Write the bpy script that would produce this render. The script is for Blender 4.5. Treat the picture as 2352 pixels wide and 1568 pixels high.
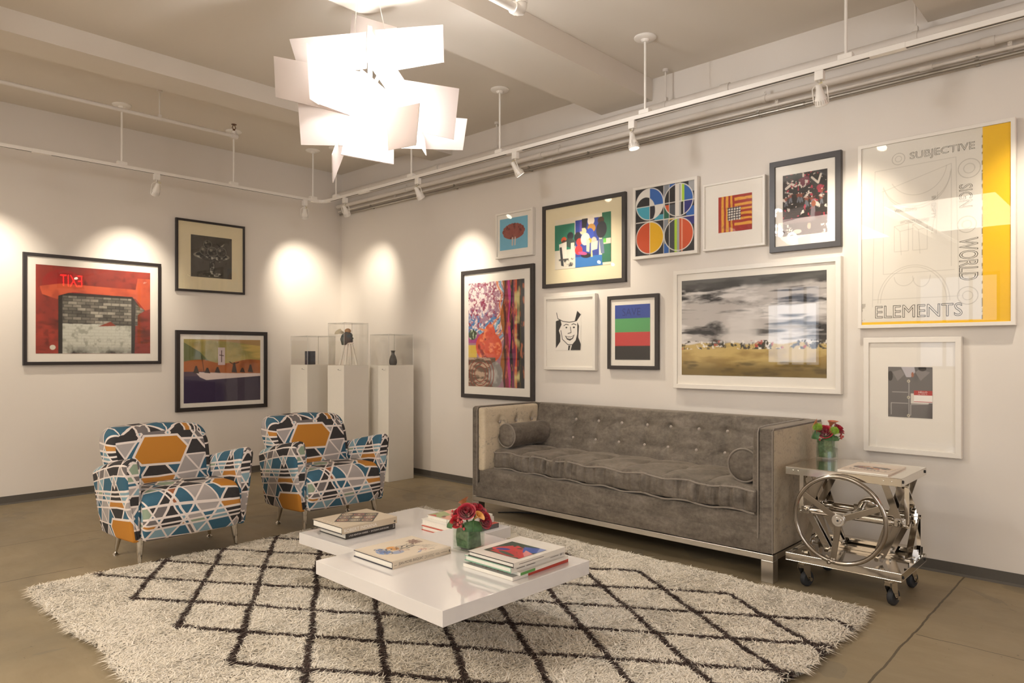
import bpy, bmesh, math, random
import numpy as np
from mathutils import Vector, Matrix

for _o in list(bpy.data.objects):
    bpy.data.objects.remove(_o, do_unlink=True)
SC = bpy.context.scene
COL = SC.collection
PI = math.pi

# ------------------------------------------------------------------ camera, world, exposure
CAM = (6.563, -4.305, 1.17)
cd = bpy.data.cameras.new('camera')
cam = bpy.data.objects.new('camera', cd)
COL.objects.link(cam)
cam.location = CAM
cam.rotation_euler = (PI / 2, 0, math.radians(43.05))
cd.sensor_width = 36.0
cd.lens = 24.643
cd.shift_y = 0.01148
cd.clip_start = 0.05
SC.camera = cam

SC.view_settings.view_transform = 'Standard'
SC.view_settings.look = 'None'
SC.view_settings.gamma = 1.0
SC.view_settings.use_curve_mapping = False
SC.view_settings.exposure = 0.46

w = bpy.data.worlds.new('world')
SC.world = w
w.use_nodes = True
w.node_tree.nodes['Background'].inputs[0].default_value = (0.75, 0.85, 1.0, 1)
w.node_tree.nodes['Background'].inputs[1].default_value = 0.3

def area(name, loc, direction, sx, sy, power, color):
    l = bpy.data.lights.new(name, 'AREA')
    l.shape = 'RECTANGLE'
    l.size, l.size_y, l.energy, l.color = sx, sy, power, color
    o = bpy.data.objects.new(name, l)
    COL.objects.link(o)
    o.location = loc
    o.rotation_euler = Vector(direction).to_track_quat('-Z', 'Y').to_euler()
    return o

# one window reflected in picture glass, then added fill lights unseen behind the camera
area('window_fill_light', (1.35, -9.15, 1.55), (0, 1, 0), 0.9, 1.1, 11, (0.86, 0.92, 1.0))
area('window_fill_light', (7.4, -9.15, 1.7), (0, 1, 0), 1.5, 1.5, 36, (0.9, 0.94, 1.0))  # added fill, set at an unseen window
area('window_fill_light', (10.4, -3.6, 1.7), (-1, 0, 0), 1.6, 1.5, 30, (1.0, 0.96, 0.92))  # added fill from the right, brightens the sofa's outer side
area('ceiling_fill_light', (8.3, -6.8, 3.05), (0, 0, -1), 3.0, 2.4, 18, (1.0, 0.86, 0.68))  # added fill facing down, no fixture seen here
area('ceiling_fill_light', (3.4, -6.9, 3.05), (0, 0, -1), 3.4, 2.6, 185, (1.0, 0.88, 0.72))  # strongest added fill, under the unseen ceiling
SPOT_W = 44.0
LAMP_W = 100.0

# ------------------------------------------------------------------ colours and materials
def lin(c):
    if isinstance(c, str):
        c = tuple(int(c[i:i + 2], 16) / 255 for i in (1, 3, 5))
    return tuple(((x + 0.055) / 1.055) ** 2.4 if x > 0.04045 else x / 12.92 for x in c)

class NT:
    def __init__(s, name):
        s.m = bpy.data.materials.new(name)
        s.m.use_nodes = True
        s.t = s.m.node_tree
        s.b = s.t.nodes['Principled BSDF']
        s.out = s.t.nodes['Material Output']
    def n(s, typ, **kw):
        nd = s.t.nodes.new(typ)
        for k, v in kw.items():
            setattr(nd, k, v)
        return nd
    def l(s, a, b):
        s.t.links.new(a, b)
    def val(s, x, sock):
        if hasattr(x, 'is_output'):
            s.l(x, sock)
        else:
            sock.default_value = x
    def math(s, op, a, b=0.0, c=None):
        nd = s.n('ShaderNodeMath', operation=op)
        s.val(a, nd.inputs[0]); s.val(b, nd.inputs[1])
        if c is not None:
            s.val(c, nd.inputs[2])
        return nd.outputs[0]
    def noise(s, vec, scale, detail=4, rough=0.5, dist=0.0):
        nd = s.n('ShaderNodeTexNoise')
        if vec is not None:
            s.l(vec, nd.inputs['Vector'])
        nd.inputs['Scale'].default_value = scale
        nd.inputs['Detail'].default_value = detail
        nd.inputs['Roughness'].default_value = rough
        nd.inputs['Distortion'].default_value = dist
        return nd.outputs['Fac']
    def ramp(s, fac, stops, const=False):
        nd = s.n('ShaderNodeValToRGB')
        cr = nd.color_ramp
        if const:
            cr.interpolation = 'CONSTANT'
        while len(cr.elements) < len(stops):
            cr.elements.new(0.5)
        for e, (p, c) in zip(cr.elements, stops):
            e.position = p
            e.color = (*lin(c), 1)
        s.val(fac, nd.inputs[0])
        return nd.outputs[0]
    def mix(s, fac, a, b, blend='MIX'):
        nd = s.n('ShaderNodeMix', data_type='RGBA', blend_type=blend)
        s.val(fac, nd.inputs[0])
        for x, k in ((a, 6), (b, 7)):
            if hasattr(x, 'is_output'):
                s.l(x, nd.inputs[k])
            else:
                nd.inputs[k].default_value = (*lin(x), 1)
        return nd.outputs[2]
    def bump(s, h, strength=0.3, dist=0.01):
        nd = s.n('ShaderNodeBump')
        nd.inputs['Strength'].default_value = strength
        nd.inputs['Distance'].default_value = dist
        s.l(h, nd.inputs['Height'])
        s.l(nd.outputs[0], s.b.inputs['Normal'])
    def coord(s, kind='Object'):
        return s.n('ShaderNodeTexCoord').outputs[kind]
    def set(s, **kw):
        for k, v in kw.items():
            s.b.inputs[k.replace('_', ' ')].default_value = v
        return s

def M(name, col, rough=0.5, metal=0.0, var=0.04, scale=30.0, coat=0.0, sheen=0.0, spec=0.5, bump=0.0):
    """plain surface with a faint procedural variation of its own colour"""
    t = NT(name)
    c = lin(col)
    v = t.noise(t.coord(), scale, 3)
    a = tuple(max(0, x * (1 - var)) for x in c); b = tuple(min(1, x * (1 + var)) for x in c)
    nd = t.n('ShaderNodeMix', data_type='RGBA')
    t.l(v, nd.inputs[0])
    nd.inputs[6].default_value = (*a, 1); nd.inputs[7].default_value = (*b, 1)
    t.l(nd.outputs[2], t.b.inputs['Base Color'])
    t.set(Roughness=rough, Metallic=metal)
    t.b.inputs['Coat Weight'].default_value = coat
    t.b.inputs['Coat Roughness'].default_value = 0.03
    t.b.inputs['Sheen Weight'].default_value = sheen
    t.b.inputs['Specular IOR Level'].default_value = spec
    if bump:
        t.bump(t.noise(t.coord(), scale * 6, 3), bump, 0.002)
    return t.m

def mat_attr(name, rough=0.6, var=0.0, coat=0.0):
    t = NT(name)
    a = t.n('ShaderNodeAttribute', attribute_name='col')
    col = a.outputs['Color']
    if var:
        nz = t.noise(t.coord(), 220, 2)
        col = t.mix(t.math('MULTIPLY', nz, var), col, '#ffffff')
    t.l(col, t.b.inputs['Base Color'])
    t.set(Roughness=rough)
    t.b.inputs['Coat Weight'].default_value = coat
    return t.m

def mat_glass(name, tint=(1, 1, 1), ior=1.45, extra=0.0):
    t = NT(name)
    t.t.nodes.remove(t.b)
    lw = t.n('ShaderNodeLayerWeight'); lw.inputs[0].default_value = 0.5
    f0 = ((ior - 1) / (ior + 1)) ** 2
    nz = t.noise(t.coord(), 3, 1)
    f = t.math('MULTIPLY_ADD', t.math('POWER', lw.outputs['Facing'], 5.0), 1 - f0, f0)
    f = t.math('ADD', f, t.math('MULTIPLY', nz, extra))
    tr = t.n('ShaderNodeBsdfTransparent'); tr.inputs[0].default_value = (*tint, 1)
    gl = t.n('ShaderNodeBsdfGlossy'); gl.inputs['Roughness'].default_value = 0.01
    mx = t.n('ShaderNodeMixShader')
    t.l(f, mx.inputs[0]); t.l(tr.outputs[0], mx.inputs[1]); t.l(gl.outputs[0], mx.inputs[2])
    t.l(mx.outputs[0], t.out.inputs[0])
    return t.m

def mat_emit(name, col, strength):
    t = NT(name)
    t.b.inputs['Base Color'].default_value = (*lin(col), 1)
    t.b.inputs['Emission Color'].default_value = (*lin(col), 1)
    t.b.inputs['Emission Strength'].default_value = strength
    return t.m

WHITE_PAINT = M('white_paint', '#e6e0d8', 0.6, var=0.02)
TRACK_WHITE = M('track_white', '#efe9e0', 0.35, var=0.02)
PIPE_WHITE = M('pipe_white', '#ddd5cb', 0.5, var=0.05)
GALV = M('galvanised_steel', '#a7a39c', 0.35, 1.0, var=0.12, scale=12)
CHROME = M('polished_steel', '#d9d4cc', 0.09, 1.0, var=0.04, scale=8)
CHROME_DARK = M('worn_steel', '#a8a096', 0.16, 1.0, var=0.2, scale=10)
SATIN = M('satin_steel', '#dcd8d2', 0.28, 1.0, var=0.03)
RUBBER = M('black_rubber', '#2b2c2e', 0.6, var=0.1)
BLACK_WOOD = M('black_wood', '#2a2422', 0.35, var=0.12, scale=60)
CHARCOAL_WOOD = M('charcoal_wood', '#3b3634', 0.4, var=0.1, scale=60)
WHITE_WOOD = M('white_lacquered_wood', '#e8e1d6', 0.4, var=0.02)
MAT_BOARD = M('mat_board', '#efe8dc', 0.8, var=0.015)
MAT_CREAM = M('cream_mat_board', '#e6d8b4', 0.8, var=0.02)
PAPER = M('paper_pages', '#f1ece0', 0.8, var=0.05, scale=90)
LACQUER = M('white_gloss_lacquer', '#e4e0dd', 0.05, var=0.01, coat=0.5)
PEDESTAL = M('pedestal_white', '#e3dccf', 0.6, var=0.015)
PICTURE_GLASS = mat_glass('picture_glass', (1, 1, 1), 1.4)
ACRYLIC = mat_glass('clear_acrylic', (0.985, 0.985, 0.98), 1.4, 0.02)
VASE_GLASS = mat_glass('vase_glass', (0.93, 0.96, 0.93), 1.5, 0.05)
PRINT = mat_attr('printed_paper', 0.7)
COVER = mat_attr('printed_cover', 0.35, coat=0.2)
INK_BLACK = M('ink_black', '#26211f', 0.6)
INK_GREY = M('ink_grey', '#6d655d', 0.6)
INK_WHITE = M('ink_white', '#f2ece4', 0.6)
INK_RED = M('ink_red', '#b3302e', 0.6)

# ------------------------------------------------------------------ mesh helper
class MB:
    def __init__(s):
        s.v, s.f, s.uv = [], [], []
    def add(s, verts, faces, uvs=None):
        k = len(s.v)
        s.v.extend([tuple(map(float, p)) for p in verts])
        for i, f in enumerate(faces):
            s.f.append(tuple(k + j for j in f))
            s.uv.append(uvs[i] if uvs else None)
        return s
    def box(s, lo, hi, mtx=None):
        (a, b, c), (d, e, f) = lo, hi
        P = [(a, b, c), (d, b, c), (d, e, c), (a, e, c), (a, b, f), (d, b, f), (d, e, f), (a, e, f)]
        if mtx is not None:
            P = [mtx @ Vector(p) for p in P]
        return s.add(P, [(3, 2, 1, 0), (4, 5, 6, 7), (0, 1, 5, 4), (1, 2, 6, 5), (2, 3, 7, 6), (3, 0, 4, 7)])
    def bar(s, p0, p1, wy, wz, upv=(0, 0, 1)):
        """flat bar from p0 to p1"""
        p0, p1 = Vector(p0), Vector(p1)
        d = (p1 - p0).normalized(); u = Vector(upv)
        a = d.cross(u).normalized(); b = a.cross(d).normalized()
        P = []
        for p in (p0, p1):
            for i, j in ((-1, -1), (1, -1), (1, 1), (-1, 1)):
                P.append(p + a * (i * wy / 2) + b * (j * wz / 2))
        return s.add(P, [(0, 1, 2, 3), (7, 6, 5, 4), (0, 4, 5, 1), (1, 5, 6, 2), (2, 6, 7, 3), (3, 7, 4, 0)])
    def tube(s, pts, r, n=10, closed=False, cap=True):
        pts = [Vector(p) for p in pts]
        m = len(pts)
        rs = r if isinstance(r, (list, tuple)) else [r] * m
        P = []
        prev = None
        for i in range(m):
            if closed:
                t = (pts[(i + 1) % m] - pts[i - 1]).normalized()
            else:
                t = (pts[min(i + 1, m - 1)] - pts[max(i - 1, 0)]).normalized()
            if prev is None:
                a = t.orthogonal().normalized()
            else:
                a = (prev - t * prev.dot(t)).normalized()
            prev = a
            b = t.cross(a)
            for k in range(n):
                th = 2 * PI * k / n
                P.append(pts[i] + (a * math.cos(th) + b * math.sin(th)) * rs[i])
        F = []
        for i in range(m if closed else m - 1):
            j = (i + 1) % m
            for k in range(n):
                k2 = (k + 1) % n
                F.append((i * n + k, i * n + k2, j * n + k2, j * n + k))
        if cap and not closed:
            F.append(tuple(range(n))[::-1])
            F.append(tuple((m - 1) * n + k for k in range(n)))
        return s.add(P, F)
    def cyl(s, p0, p1, r0, r1=None, n=20):
        return s.tube([p0, p1], [r0, r0 if r1 is None else r1], n)
    def lathe(s, prof, c=(0, 0, 0), axis=(0, 0, 1), n=24):
        """prof: (radius, height) pairs"""
        c = Vector(c)
        q = Vector((0, 0, 1)).rotation_difference(Vector(axis).normalized()).to_matrix()
        P, F = [], []
        for (r, h) in prof:
            for k in range(n):
                th = 2 * PI * k / n
                P.append(c + q @ Vector((r * math.cos(th), r * math.sin(th), h)))
        for i in range(len(prof) - 1):
            for k in range(n):
                k2 = (k + 1) % n
                F.append((i * n + k, i * n + k2, (i + 1) * n + k2, (i + 1) * n + k))
        F.append(tuple(range(n))[::-1])
        F.append(tuple((len(prof) - 1) * n + k for k in range(n)))
        return s.add(P, F)
    def sphere(s, c, r, n=12, sc=(1, 1, 1)):
        h = n // 2
        prof = []
        P, F = [], []
        for i in range(h + 1):
            ph = PI * i / h
            for k in range(n):
                th = 2 * PI * k / n
                P.append((c[0] + r * sc[0] * math.sin(ph) * math.cos(th), c[1] + r * sc[1] * math.sin(ph) * math.sin(th), c[2] - r * sc[2] * math.cos(ph)))
        for i in range(h):
            for k in range(n):
                k2 = (k + 1) % n
                F.append((i * n + k, i * n + k2, (i + 1) * n + k2, (i + 1) * n + k))
        return s.add(P, F)
    def prism(s, poly, z0, z1):
        n = len(poly)
        P = [(x, y, z0) for x, y in poly] + [(x, y, z1) for x, y in poly]
        F = [tuple(range(n))[::-1], tuple(range(n, 2 * n))]
        F += [(k, (k + 1) % n, n + (k + 1) % n, n + k) for k in range(n)]
        return s.add(P, F)
    def slab(s, quad, t):
        """planar quad given a real thickness t"""
        q = [Vector(p) for p in quad]
        nrm = (q[1] - q[0]).cross(q[3] - q[0]).normalized()
        P = [p - nrm * t / 2 for p in q] + [p + nrm * t / 2 for p in q]
        return s.add(P, [(3, 2, 1, 0), (4, 5, 6, 7), (0, 1, 5, 4), (1, 2, 6, 5), (2, 3, 7, 6), (3, 0, 4, 7)])
    def grid(s, G, closed_u=False):
        """G[m][n] points -> quads"""
        G = np.asarray(G, float)
        m, n = G.shape[:2]
        F = []
        for i in range(m - 1):
            for j in range(n if closed_u else n - 1):
                j2 = (j + 1) % n
                F.append((i * n + j, i * n + j2, (i + 1) * n + j2, (i + 1) * n + j))
        return s.add(G.reshape(-1, 3), F)
    def build(s, name, mat, parent=None, world=True, smooth=40, bevel=0.0, bseg=2):
        me = bpy.data.meshes.new(name)
        V = s.v
        if parent is not None and world:
            L = parent.location
            if parent.parent is not None:
                L = L + parent.parent.location
            V = [(p[0] - L[0], p[1] - L[1], p[2] - L[2]) for p in s.v]
        me.from_pydata(V, [], s.f)
        if any(u is not None for u in s.uv):
            ul = me.uv_layers.new(name='UVMap')
            flat = []
            for f, u in zip(s.f, s.uv):
                for k in range(len(f)):
                    flat.extend(u[k] if u else (0, 0))
            ul.data.foreach_set('uv', flat)
        me.materials.append(mat)
        return link(name, me, parent, smooth, bevel, bseg)

def link(name, me, parent=None, smooth=40, bevel=0.0, bseg=2):
    o = bpy.data.objects.new(name, me)
    COL.objects.link(o)
    if smooth:
        me.shade_smooth()
        me.set_sharp_from_angle(angle=math.radians(smooth))
    if parent is not None:
        o.parent = parent
    if bevel:
        b = o.modifiers.new('bevel', 'BEVEL')
        b.width = bevel; b.segments = bseg; b.limit_method = 'ANGLE'; b.angle_limit = math.radians(35)
        b.harden_normals = False
    return o

def thing(name, label, cat, loc=(0, 0, 0), rz=0.0, group=None):
    o = bpy.data.objects.new(name, None)
    COL.objects.link(o)
    o.empty_display_size = 0.1
    o.location = loc
    o.rotation_euler = (0, 0, rz)
    return tag(o, label, cat, group)

def tag(o, label, cat, group=None):
    o['label'] = label; o['category'] = cat
    if group:
        o['group'] = group
    return o

def struct(o):
    o['kind'] = 'structure'
    return o

def kids(o):
    return [c for c in bpy.data.objects if c.parent == o]

def dup(root, loc, rz, label, group=None):
    r = root.copy(); COL.objects.link(r)
    r.location = loc; r.rotation_euler = (0, 0, rz)
    r['label'] = label
    if group:
        r['group'] = group
    for ch in kids(root):
        c = ch.copy(); COL.objects.link(c); c.parent = r
        for g in kids(ch):
            d = g.copy(); COL.objects.link(d); d.parent = c
    return r

def rounded(pts, n=5):
    """pts: (x, y, r) polygon -> filleted outline"""
    out = []
    m = len(pts)
    for i in range(m):
        p = Vector(pts[i][:2]); r = pts[i][2]
        a = (Vector(pts[i - 1][:2]) - p); b = (Vector(pts[(i + 1) % m][:2]) - p)
        if r <= 0:
            out.append(tuple(p)); continue
        a.normalize(); b.normalize()
        ang = a.angle(b)
        d = r / math.tan(ang / 2)
        bis = (a + b).normalized()
        c = p + bis * (r / math.sin(ang / 2))
        t0 = p + a * d; t1 = p + b * d
        v0 = t0 - c; v1 = t1 - c
        sw = math.atan2(v0.x * v1.y - v0.y * v1.x, v0.dot(v1))
        for k in range(n + 1):
            th = sw * k / n
            out.append((c.x + v0.x * math.cos(th) - v0.y * math.sin(th), c.y + v0.x * math.sin(th) + v0.y * math.cos(th)))
    return out

def pillow(mb, outline, c0, c1, r, fn, n=4, mid=6, uvo=(0, 0), sub=0.03):
    """solid with outline (a, b), depth c0..c1, rim radius r; fn(a, b, c) -> xyz; carries UV in metres"""
    # resample
    pts = []
    m = len(outline)
    for i in range(m):
        p, q = outline[i], outline[(i + 1) % m]
        L = math.hypot(q[0] - p[0], q[1] - p[1])
        k = max(1, int(L / sub))
        for j in range(k):
            pts.append((p[0] + (q[0] - p[0]) * j / k, p[1] + (q[1] - p[1]) * j / k))
    O = np.array(pts); m = len(O)
    e = np.roll(O, -1, 0) - O
    ln = np.hypot(e[:, 0], e[:, 1])
    en = np.stack([e[:, 1], -e[:, 0]], 1) / ln[:, None]
    nr = en + np.roll(en, 1, 0)
    nr /= np.linalg.norm(nr, axis=1)[:, None]
    area_ = 0.5 * np.sum(O[:, 0] * np.roll(O[:, 1], -1) - np.roll(O[:, 0], -1) * O[:, 1])
    if area_ < 0:
        nr = -nr
    per = np.concatenate([[0], np.cumsum(ln)])
    layers = []
    for k in range(n + 1):
        th = PI / 2 * k / n
        layers.append((r * (1 - math.sin(th)), c0 + r * (1 - math.cos(th))))
    for k in range(1, mid):
        layers.append((0, c0 + r + (c1 - c0 - 2 * r) * k / mid))
    for k in range(n + 1):
        th = PI / 2 * (1 - k / n)
        layers.append((r * (1 - math.sin(th)), c1 - r * (1 - math.cos(th))))
    V, A = [], []
    for inset, c in layers:
        q = O - nr * inset
        A.append(q)
        for a, b in q:
            V.append(fn(a, b, c))
    F, U = [], []
    nl = len(layers)
    arc = [0]
    for i in range(1, nl):
        arc.append(arc[-1] + math.hypot(layers[i][0] - layers[i - 1][0], layers[i][1] - layers[i - 1][1]))
    for i in range(nl - 1):
        for k in range(m):
            k2 = (k + 1) % m
            F.append((i * m + k, i * m + k2, (i + 1) * m + k2, (i + 1) * m + k))
            u0, u1 = per[k] + uvo[0], per[k + 1] + uvo[0]
            w0, w1 = arc[i] + uvo[1], arc[i + 1] + uvo[1]
            U.append([(w0, u0), (w0, u1), (w1, u1), (w1, u0)])
    F.append(tuple(range(m))[::-1]); U.append([(a + uvo[0], b + uvo[1]) for a, b in A[0]][::-1])
    F.append(tuple((nl - 1) * m + k for k in range(m))); U.append([(a + uvo[0], b + uvo[1]) for a, b in A[-1]])
    if area_ < 0:
        F = [f[::-1] for f in F]; U = [u[::-1] for u in U]
    return mb.add(V, F, U)

def rbox(mb, lo, hi, r, div, disp=None):
    """rounded box with a dense welded skin; disp(P, N) -> P displaces the points"""
    lo, hi = np.array(lo, float), np.array(hi, float)
    ix, F = {}, []
    nx, ny, nz = div
    K = []
    def vid(i, j, k):
        key = (i, j, k)
        if key not in ix:
            ix[key] = len(K); K.append(key)
        return ix[key]
    for k in (0, nz):
        for i in range(nx):
            for j in range(ny):
                f = (vid(i, j, k), vid(i + 1, j, k), vid(i + 1, j + 1, k), vid(i, j + 1, k))
                F.append(f if k else f[::-1])
    for j in (0, ny):
        for i in range(nx):
            for k in range(nz):
                f = (vid(i, j, k), vid(i + 1, j, k), vid(i + 1, j, k + 1), vid(i, j, k + 1))
                F.append(f[::-1] if j else f)
    for i in (0, nx):
        for j in range(ny):
            for k in range(nz):
                f = (vid(i, j, k), vid(i, j + 1, k), vid(i, j + 1, k + 1), vid(i, j, k + 1))
                F.append(f if i else f[::-1])
    T = np.array(K, float) / np.array(div, float)
    P = lo + (hi - lo) * T
    Q = np.clip(P, lo + r, hi - r)
    D = P - Q
    L = np.linalg.norm(D, axis=1, keepdims=True)
    N = D / np.maximum(L, 1e-9)
    P = Q + N * r
    if disp is not None:
        P = disp(P, N)
    return mb.add(P, F)

# ------------------------------------------------------------------ painted sheets (colour per point of a fine mesh)
def vnoise(U, V, seed, octaves=4, rough=0.55):
    rs = np.random.RandomState(seed)
    out = np.zeros_like(U); amp = 1.0; tot = 0
    for o in range(octaves):
        L = rs.rand(64, 64)
        f = 2 ** o
        x, y = U * f, V * f
        xi, yi = np.floor(x).astype(int), np.floor(y).astype(int)
        fx, fy = x - xi, y - yi
        fx = fx * fx * (3 - 2 * fx); fy = fy * fy * (3 - 2 * fy)
        g = lambda a, b: L[a % 64, b % 64]
        out += amp * ((g(xi, yi) * (1 - fx) + g(xi + 1, yi) * fx) * (1 - fy) + (g(xi, yi + 1) * (1 - fx) + g(xi + 1, yi + 1) * fx) * fy)
        tot += amp; amp *= rough
    return out / tot

class Art:
    """a picture surface w x h metres painted at cell size px; u right, v down, both in metres"""
    def __init__(s, w, h, px, bg):
        s.w, s.h = w, h
        s.nx, s.ny = max(2, int(w / px)), max(2, int(h / px))
        u = np.linspace(0, w, s.nx * 2 + 1); v = np.linspace(0, h, s.ny * 2 + 1)
        s.U, s.V = np.meshgrid(u, v)
        s.I = np.empty(s.U.shape + (3,)); s.I[:] = lin(bg)
    def put(s, m, c, a=1.0):
        c = np.array(lin(c) if isinstance(c, (str, tuple)) else c)
        if m.dtype == bool:
            k = m.astype(float) * a
        else:
            k = np.clip(m, 0, 1) * a
        s.I = s.I * (1 - k[..., None]) + c * k[..., None]
        return s
    def rect(s, u0, v0, u1, v1):
        return (s.U >= u0) & (s.U <= u1) & (s.V >= v0) & (s.V <= v1)
    def ell(s, u, v, a, b=None, rot=0.0):
        b = b or a
        x, y = s.U - u, s.V - v
        c, d = math.cos(rot), math.sin(rot)
        return ((x * c + y * d) / a) ** 2 + ((-x * d + y * c) / b) ** 2 <= 1
    def poly(s, pts):
        ins = np.zeros(s.U.shape, bool)
        n = len(pts)
        for i in range(n):
            (x0, y0), (x1, y1) = pts[i], pts[(i + 1) % n]
            if y0 == y1:
                continue
            c = ((y0 > s.V) != (y1 > s.V)) & (s.U < (x1 - x0) * (s.V - y0) / (y1 - y0) + x0)
            ins ^= c
        return ins
    def line(s, pts, wd):
        d = np.full(s.U.shape, 9.0)
        for (x0, y0), (x1, y1) in zip(pts[:-1], pts[1:]):
            ex, ey = x1 - x0, y1 - y0
            L = ex * ex + ey * ey + 1e-12
            t = np.clip(((s.U - x0) * ex + (s.V - y0) * ey) / L, 0, 1)
            d = np.minimum(d, np.hypot(s.U - x0 - t * ex, s.V - y0 - t * ey))
        return np.clip((wd / 2 - d) / (0.0012) + 0.5, 0, 1)
    def ring(s, u, v, r, wd):
        return np.abs(np.hypot(s.U - u, s.V - v) - r) < wd / 2
    def nz(s, scale, seed, su=1.0, sv=1.0, octaves=4):
        return vnoise(s.U * scale * su + 7.3, s.V * scale * sv + 3.1, seed, octaves)
    def sheet(s, name, mat, parent, o=(0, 0, 0), ex=(1, 0, 0), ey=(0, 0, 1), t=0.0006):
        """sheet spanned by ex (right) and ey (up) from its lower left corner o, local coordinates"""
        I = s.I
        P = I[::2, ::2].copy()
        K = np.zeros_like(P); Wt = np.zeros(P.shape[:2])
        H, Wd = I.shape[:2]
        for dy in (-1, 0, 1):
            for dx in (-1, 0, 1):
                yy = np.clip(np.arange(0, H, 2) + dy, 0, H - 1); xx = np.clip(np.arange(0, Wd, 2) + dx, 0, Wd - 1)
                wt = (2 - abs(dy)) * (2 - abs(dx))
                K += I[np.ix_(yy, xx)] * wt; Wt += wt
        K /= Wt[..., None]
        ny, nx = K.shape[:2]
        u = np.linspace(0, s.w, nx); v = np.linspace(s.h, 0, ny)
        UU, VV = np.meshgrid(u, v)
        X = np.array(o)[None, None] + UU[..., None] * np.array(ex) + VV[..., None] * np.array(ey)
        nrm = np.cross(np.array(ex), np.array(ey))
        idx = np.arange(nx * ny).reshape(ny, nx)
        F = np.stack([idx[1:, :-1], idx[1:, 1:], idx[:-1, 1:], idx[:-1, :-1]], -1).reshape(-1, 4)
        # rim and back so that the sheet has a thickness
        c = [idx[-1, 0], idx[-1, -1], idx[0, -1], idx[0, 0]]
        Vall = np.concatenate([X.reshape(-1, 3), X.reshape(-1, 3)[c] - nrm * t])
        b = nx * ny
        me = bpy.data.meshes.new(name)
        me.vertices.add(len(Vall)); me.vertices.foreach_set('co', Vall.astype(np.float32).ravel())
        extra = np.array([[b + 3, b + 2, b + 1, b]])
        FF = np.concatenate([F, extra])
        me.loops.add(FF.size); me.loops.foreach_set('vertex_index', FF.ravel().astype(np.int32))
        me.polygons.add(len(FF)); me.polygons.foreach_set('loop_start', np.arange(0, FF.size, 4).astype(np.int32))
        me.update(calc_edges=True); me.validate()
        at = me.color_attributes.new('col', 'FLOAT_COLOR', 'POINT')
        C = np.ones((len(Vall), 4), np.float32)
        C[:b, :3] = K.reshape(-1, 3); C[b:, :3] = 0.8
        at.data.foreach_set('color', C.ravel())
        me.materials.append(mat)
        return link(name, me, parent, smooth=0)

def text(body, mat, parent, o, ex, ey, wd, ht, name='lettering', outline=0.0, mirror=False):
    """flat printed letters fitted into wd x ht from lower left corner o (local to parent)"""
    cu = bpy.data.curves.new(name, 'FONT')
    cu.body = body
    cu.resolution_u = 3
    if outline:
        cu.fill_mode = 'NONE'; cu.bevel_depth = outline; cu.bevel_resolution = 0
    tmp = bpy.data.objects.new(name, cu)
    COL.objects.link(tmp)
    dg = bpy.context.evaluated_depsgraph_get()
    me = bpy.data.meshes.new_from_object(tmp.evaluated_get(dg))
    bpy.data.objects.remove(tmp, do_unlink=True)
    n = len(me.vertices)
    co = np.empty(n * 3, np.float32); me.vertices.foreach_get('co', co); co = co.reshape(-1, 3)
    lo, hi = co.min(0), co.max(0)
    a = (co[:, 0] - lo[0]) / (hi[0] - lo[0]) * wd
    if mirror:
        a = wd - a
    b = (co[:, 1] - lo[1]) / (hi[1] - lo[1]) * ht
    P = np.array(o)[None] + a[:, None] * np.array(ex)[None] + b[:, None] * np.array(ey)[None]
    me.vertices.foreach_set('co', P.astype(np.float32).ravel())
    me.update()
    me.materials.clear(); me.materials.append(mat)
    ob = bpy.data.objects.new(name, me); COL.objects.link(ob)
    ob.parent = parent
    return ob

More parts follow.
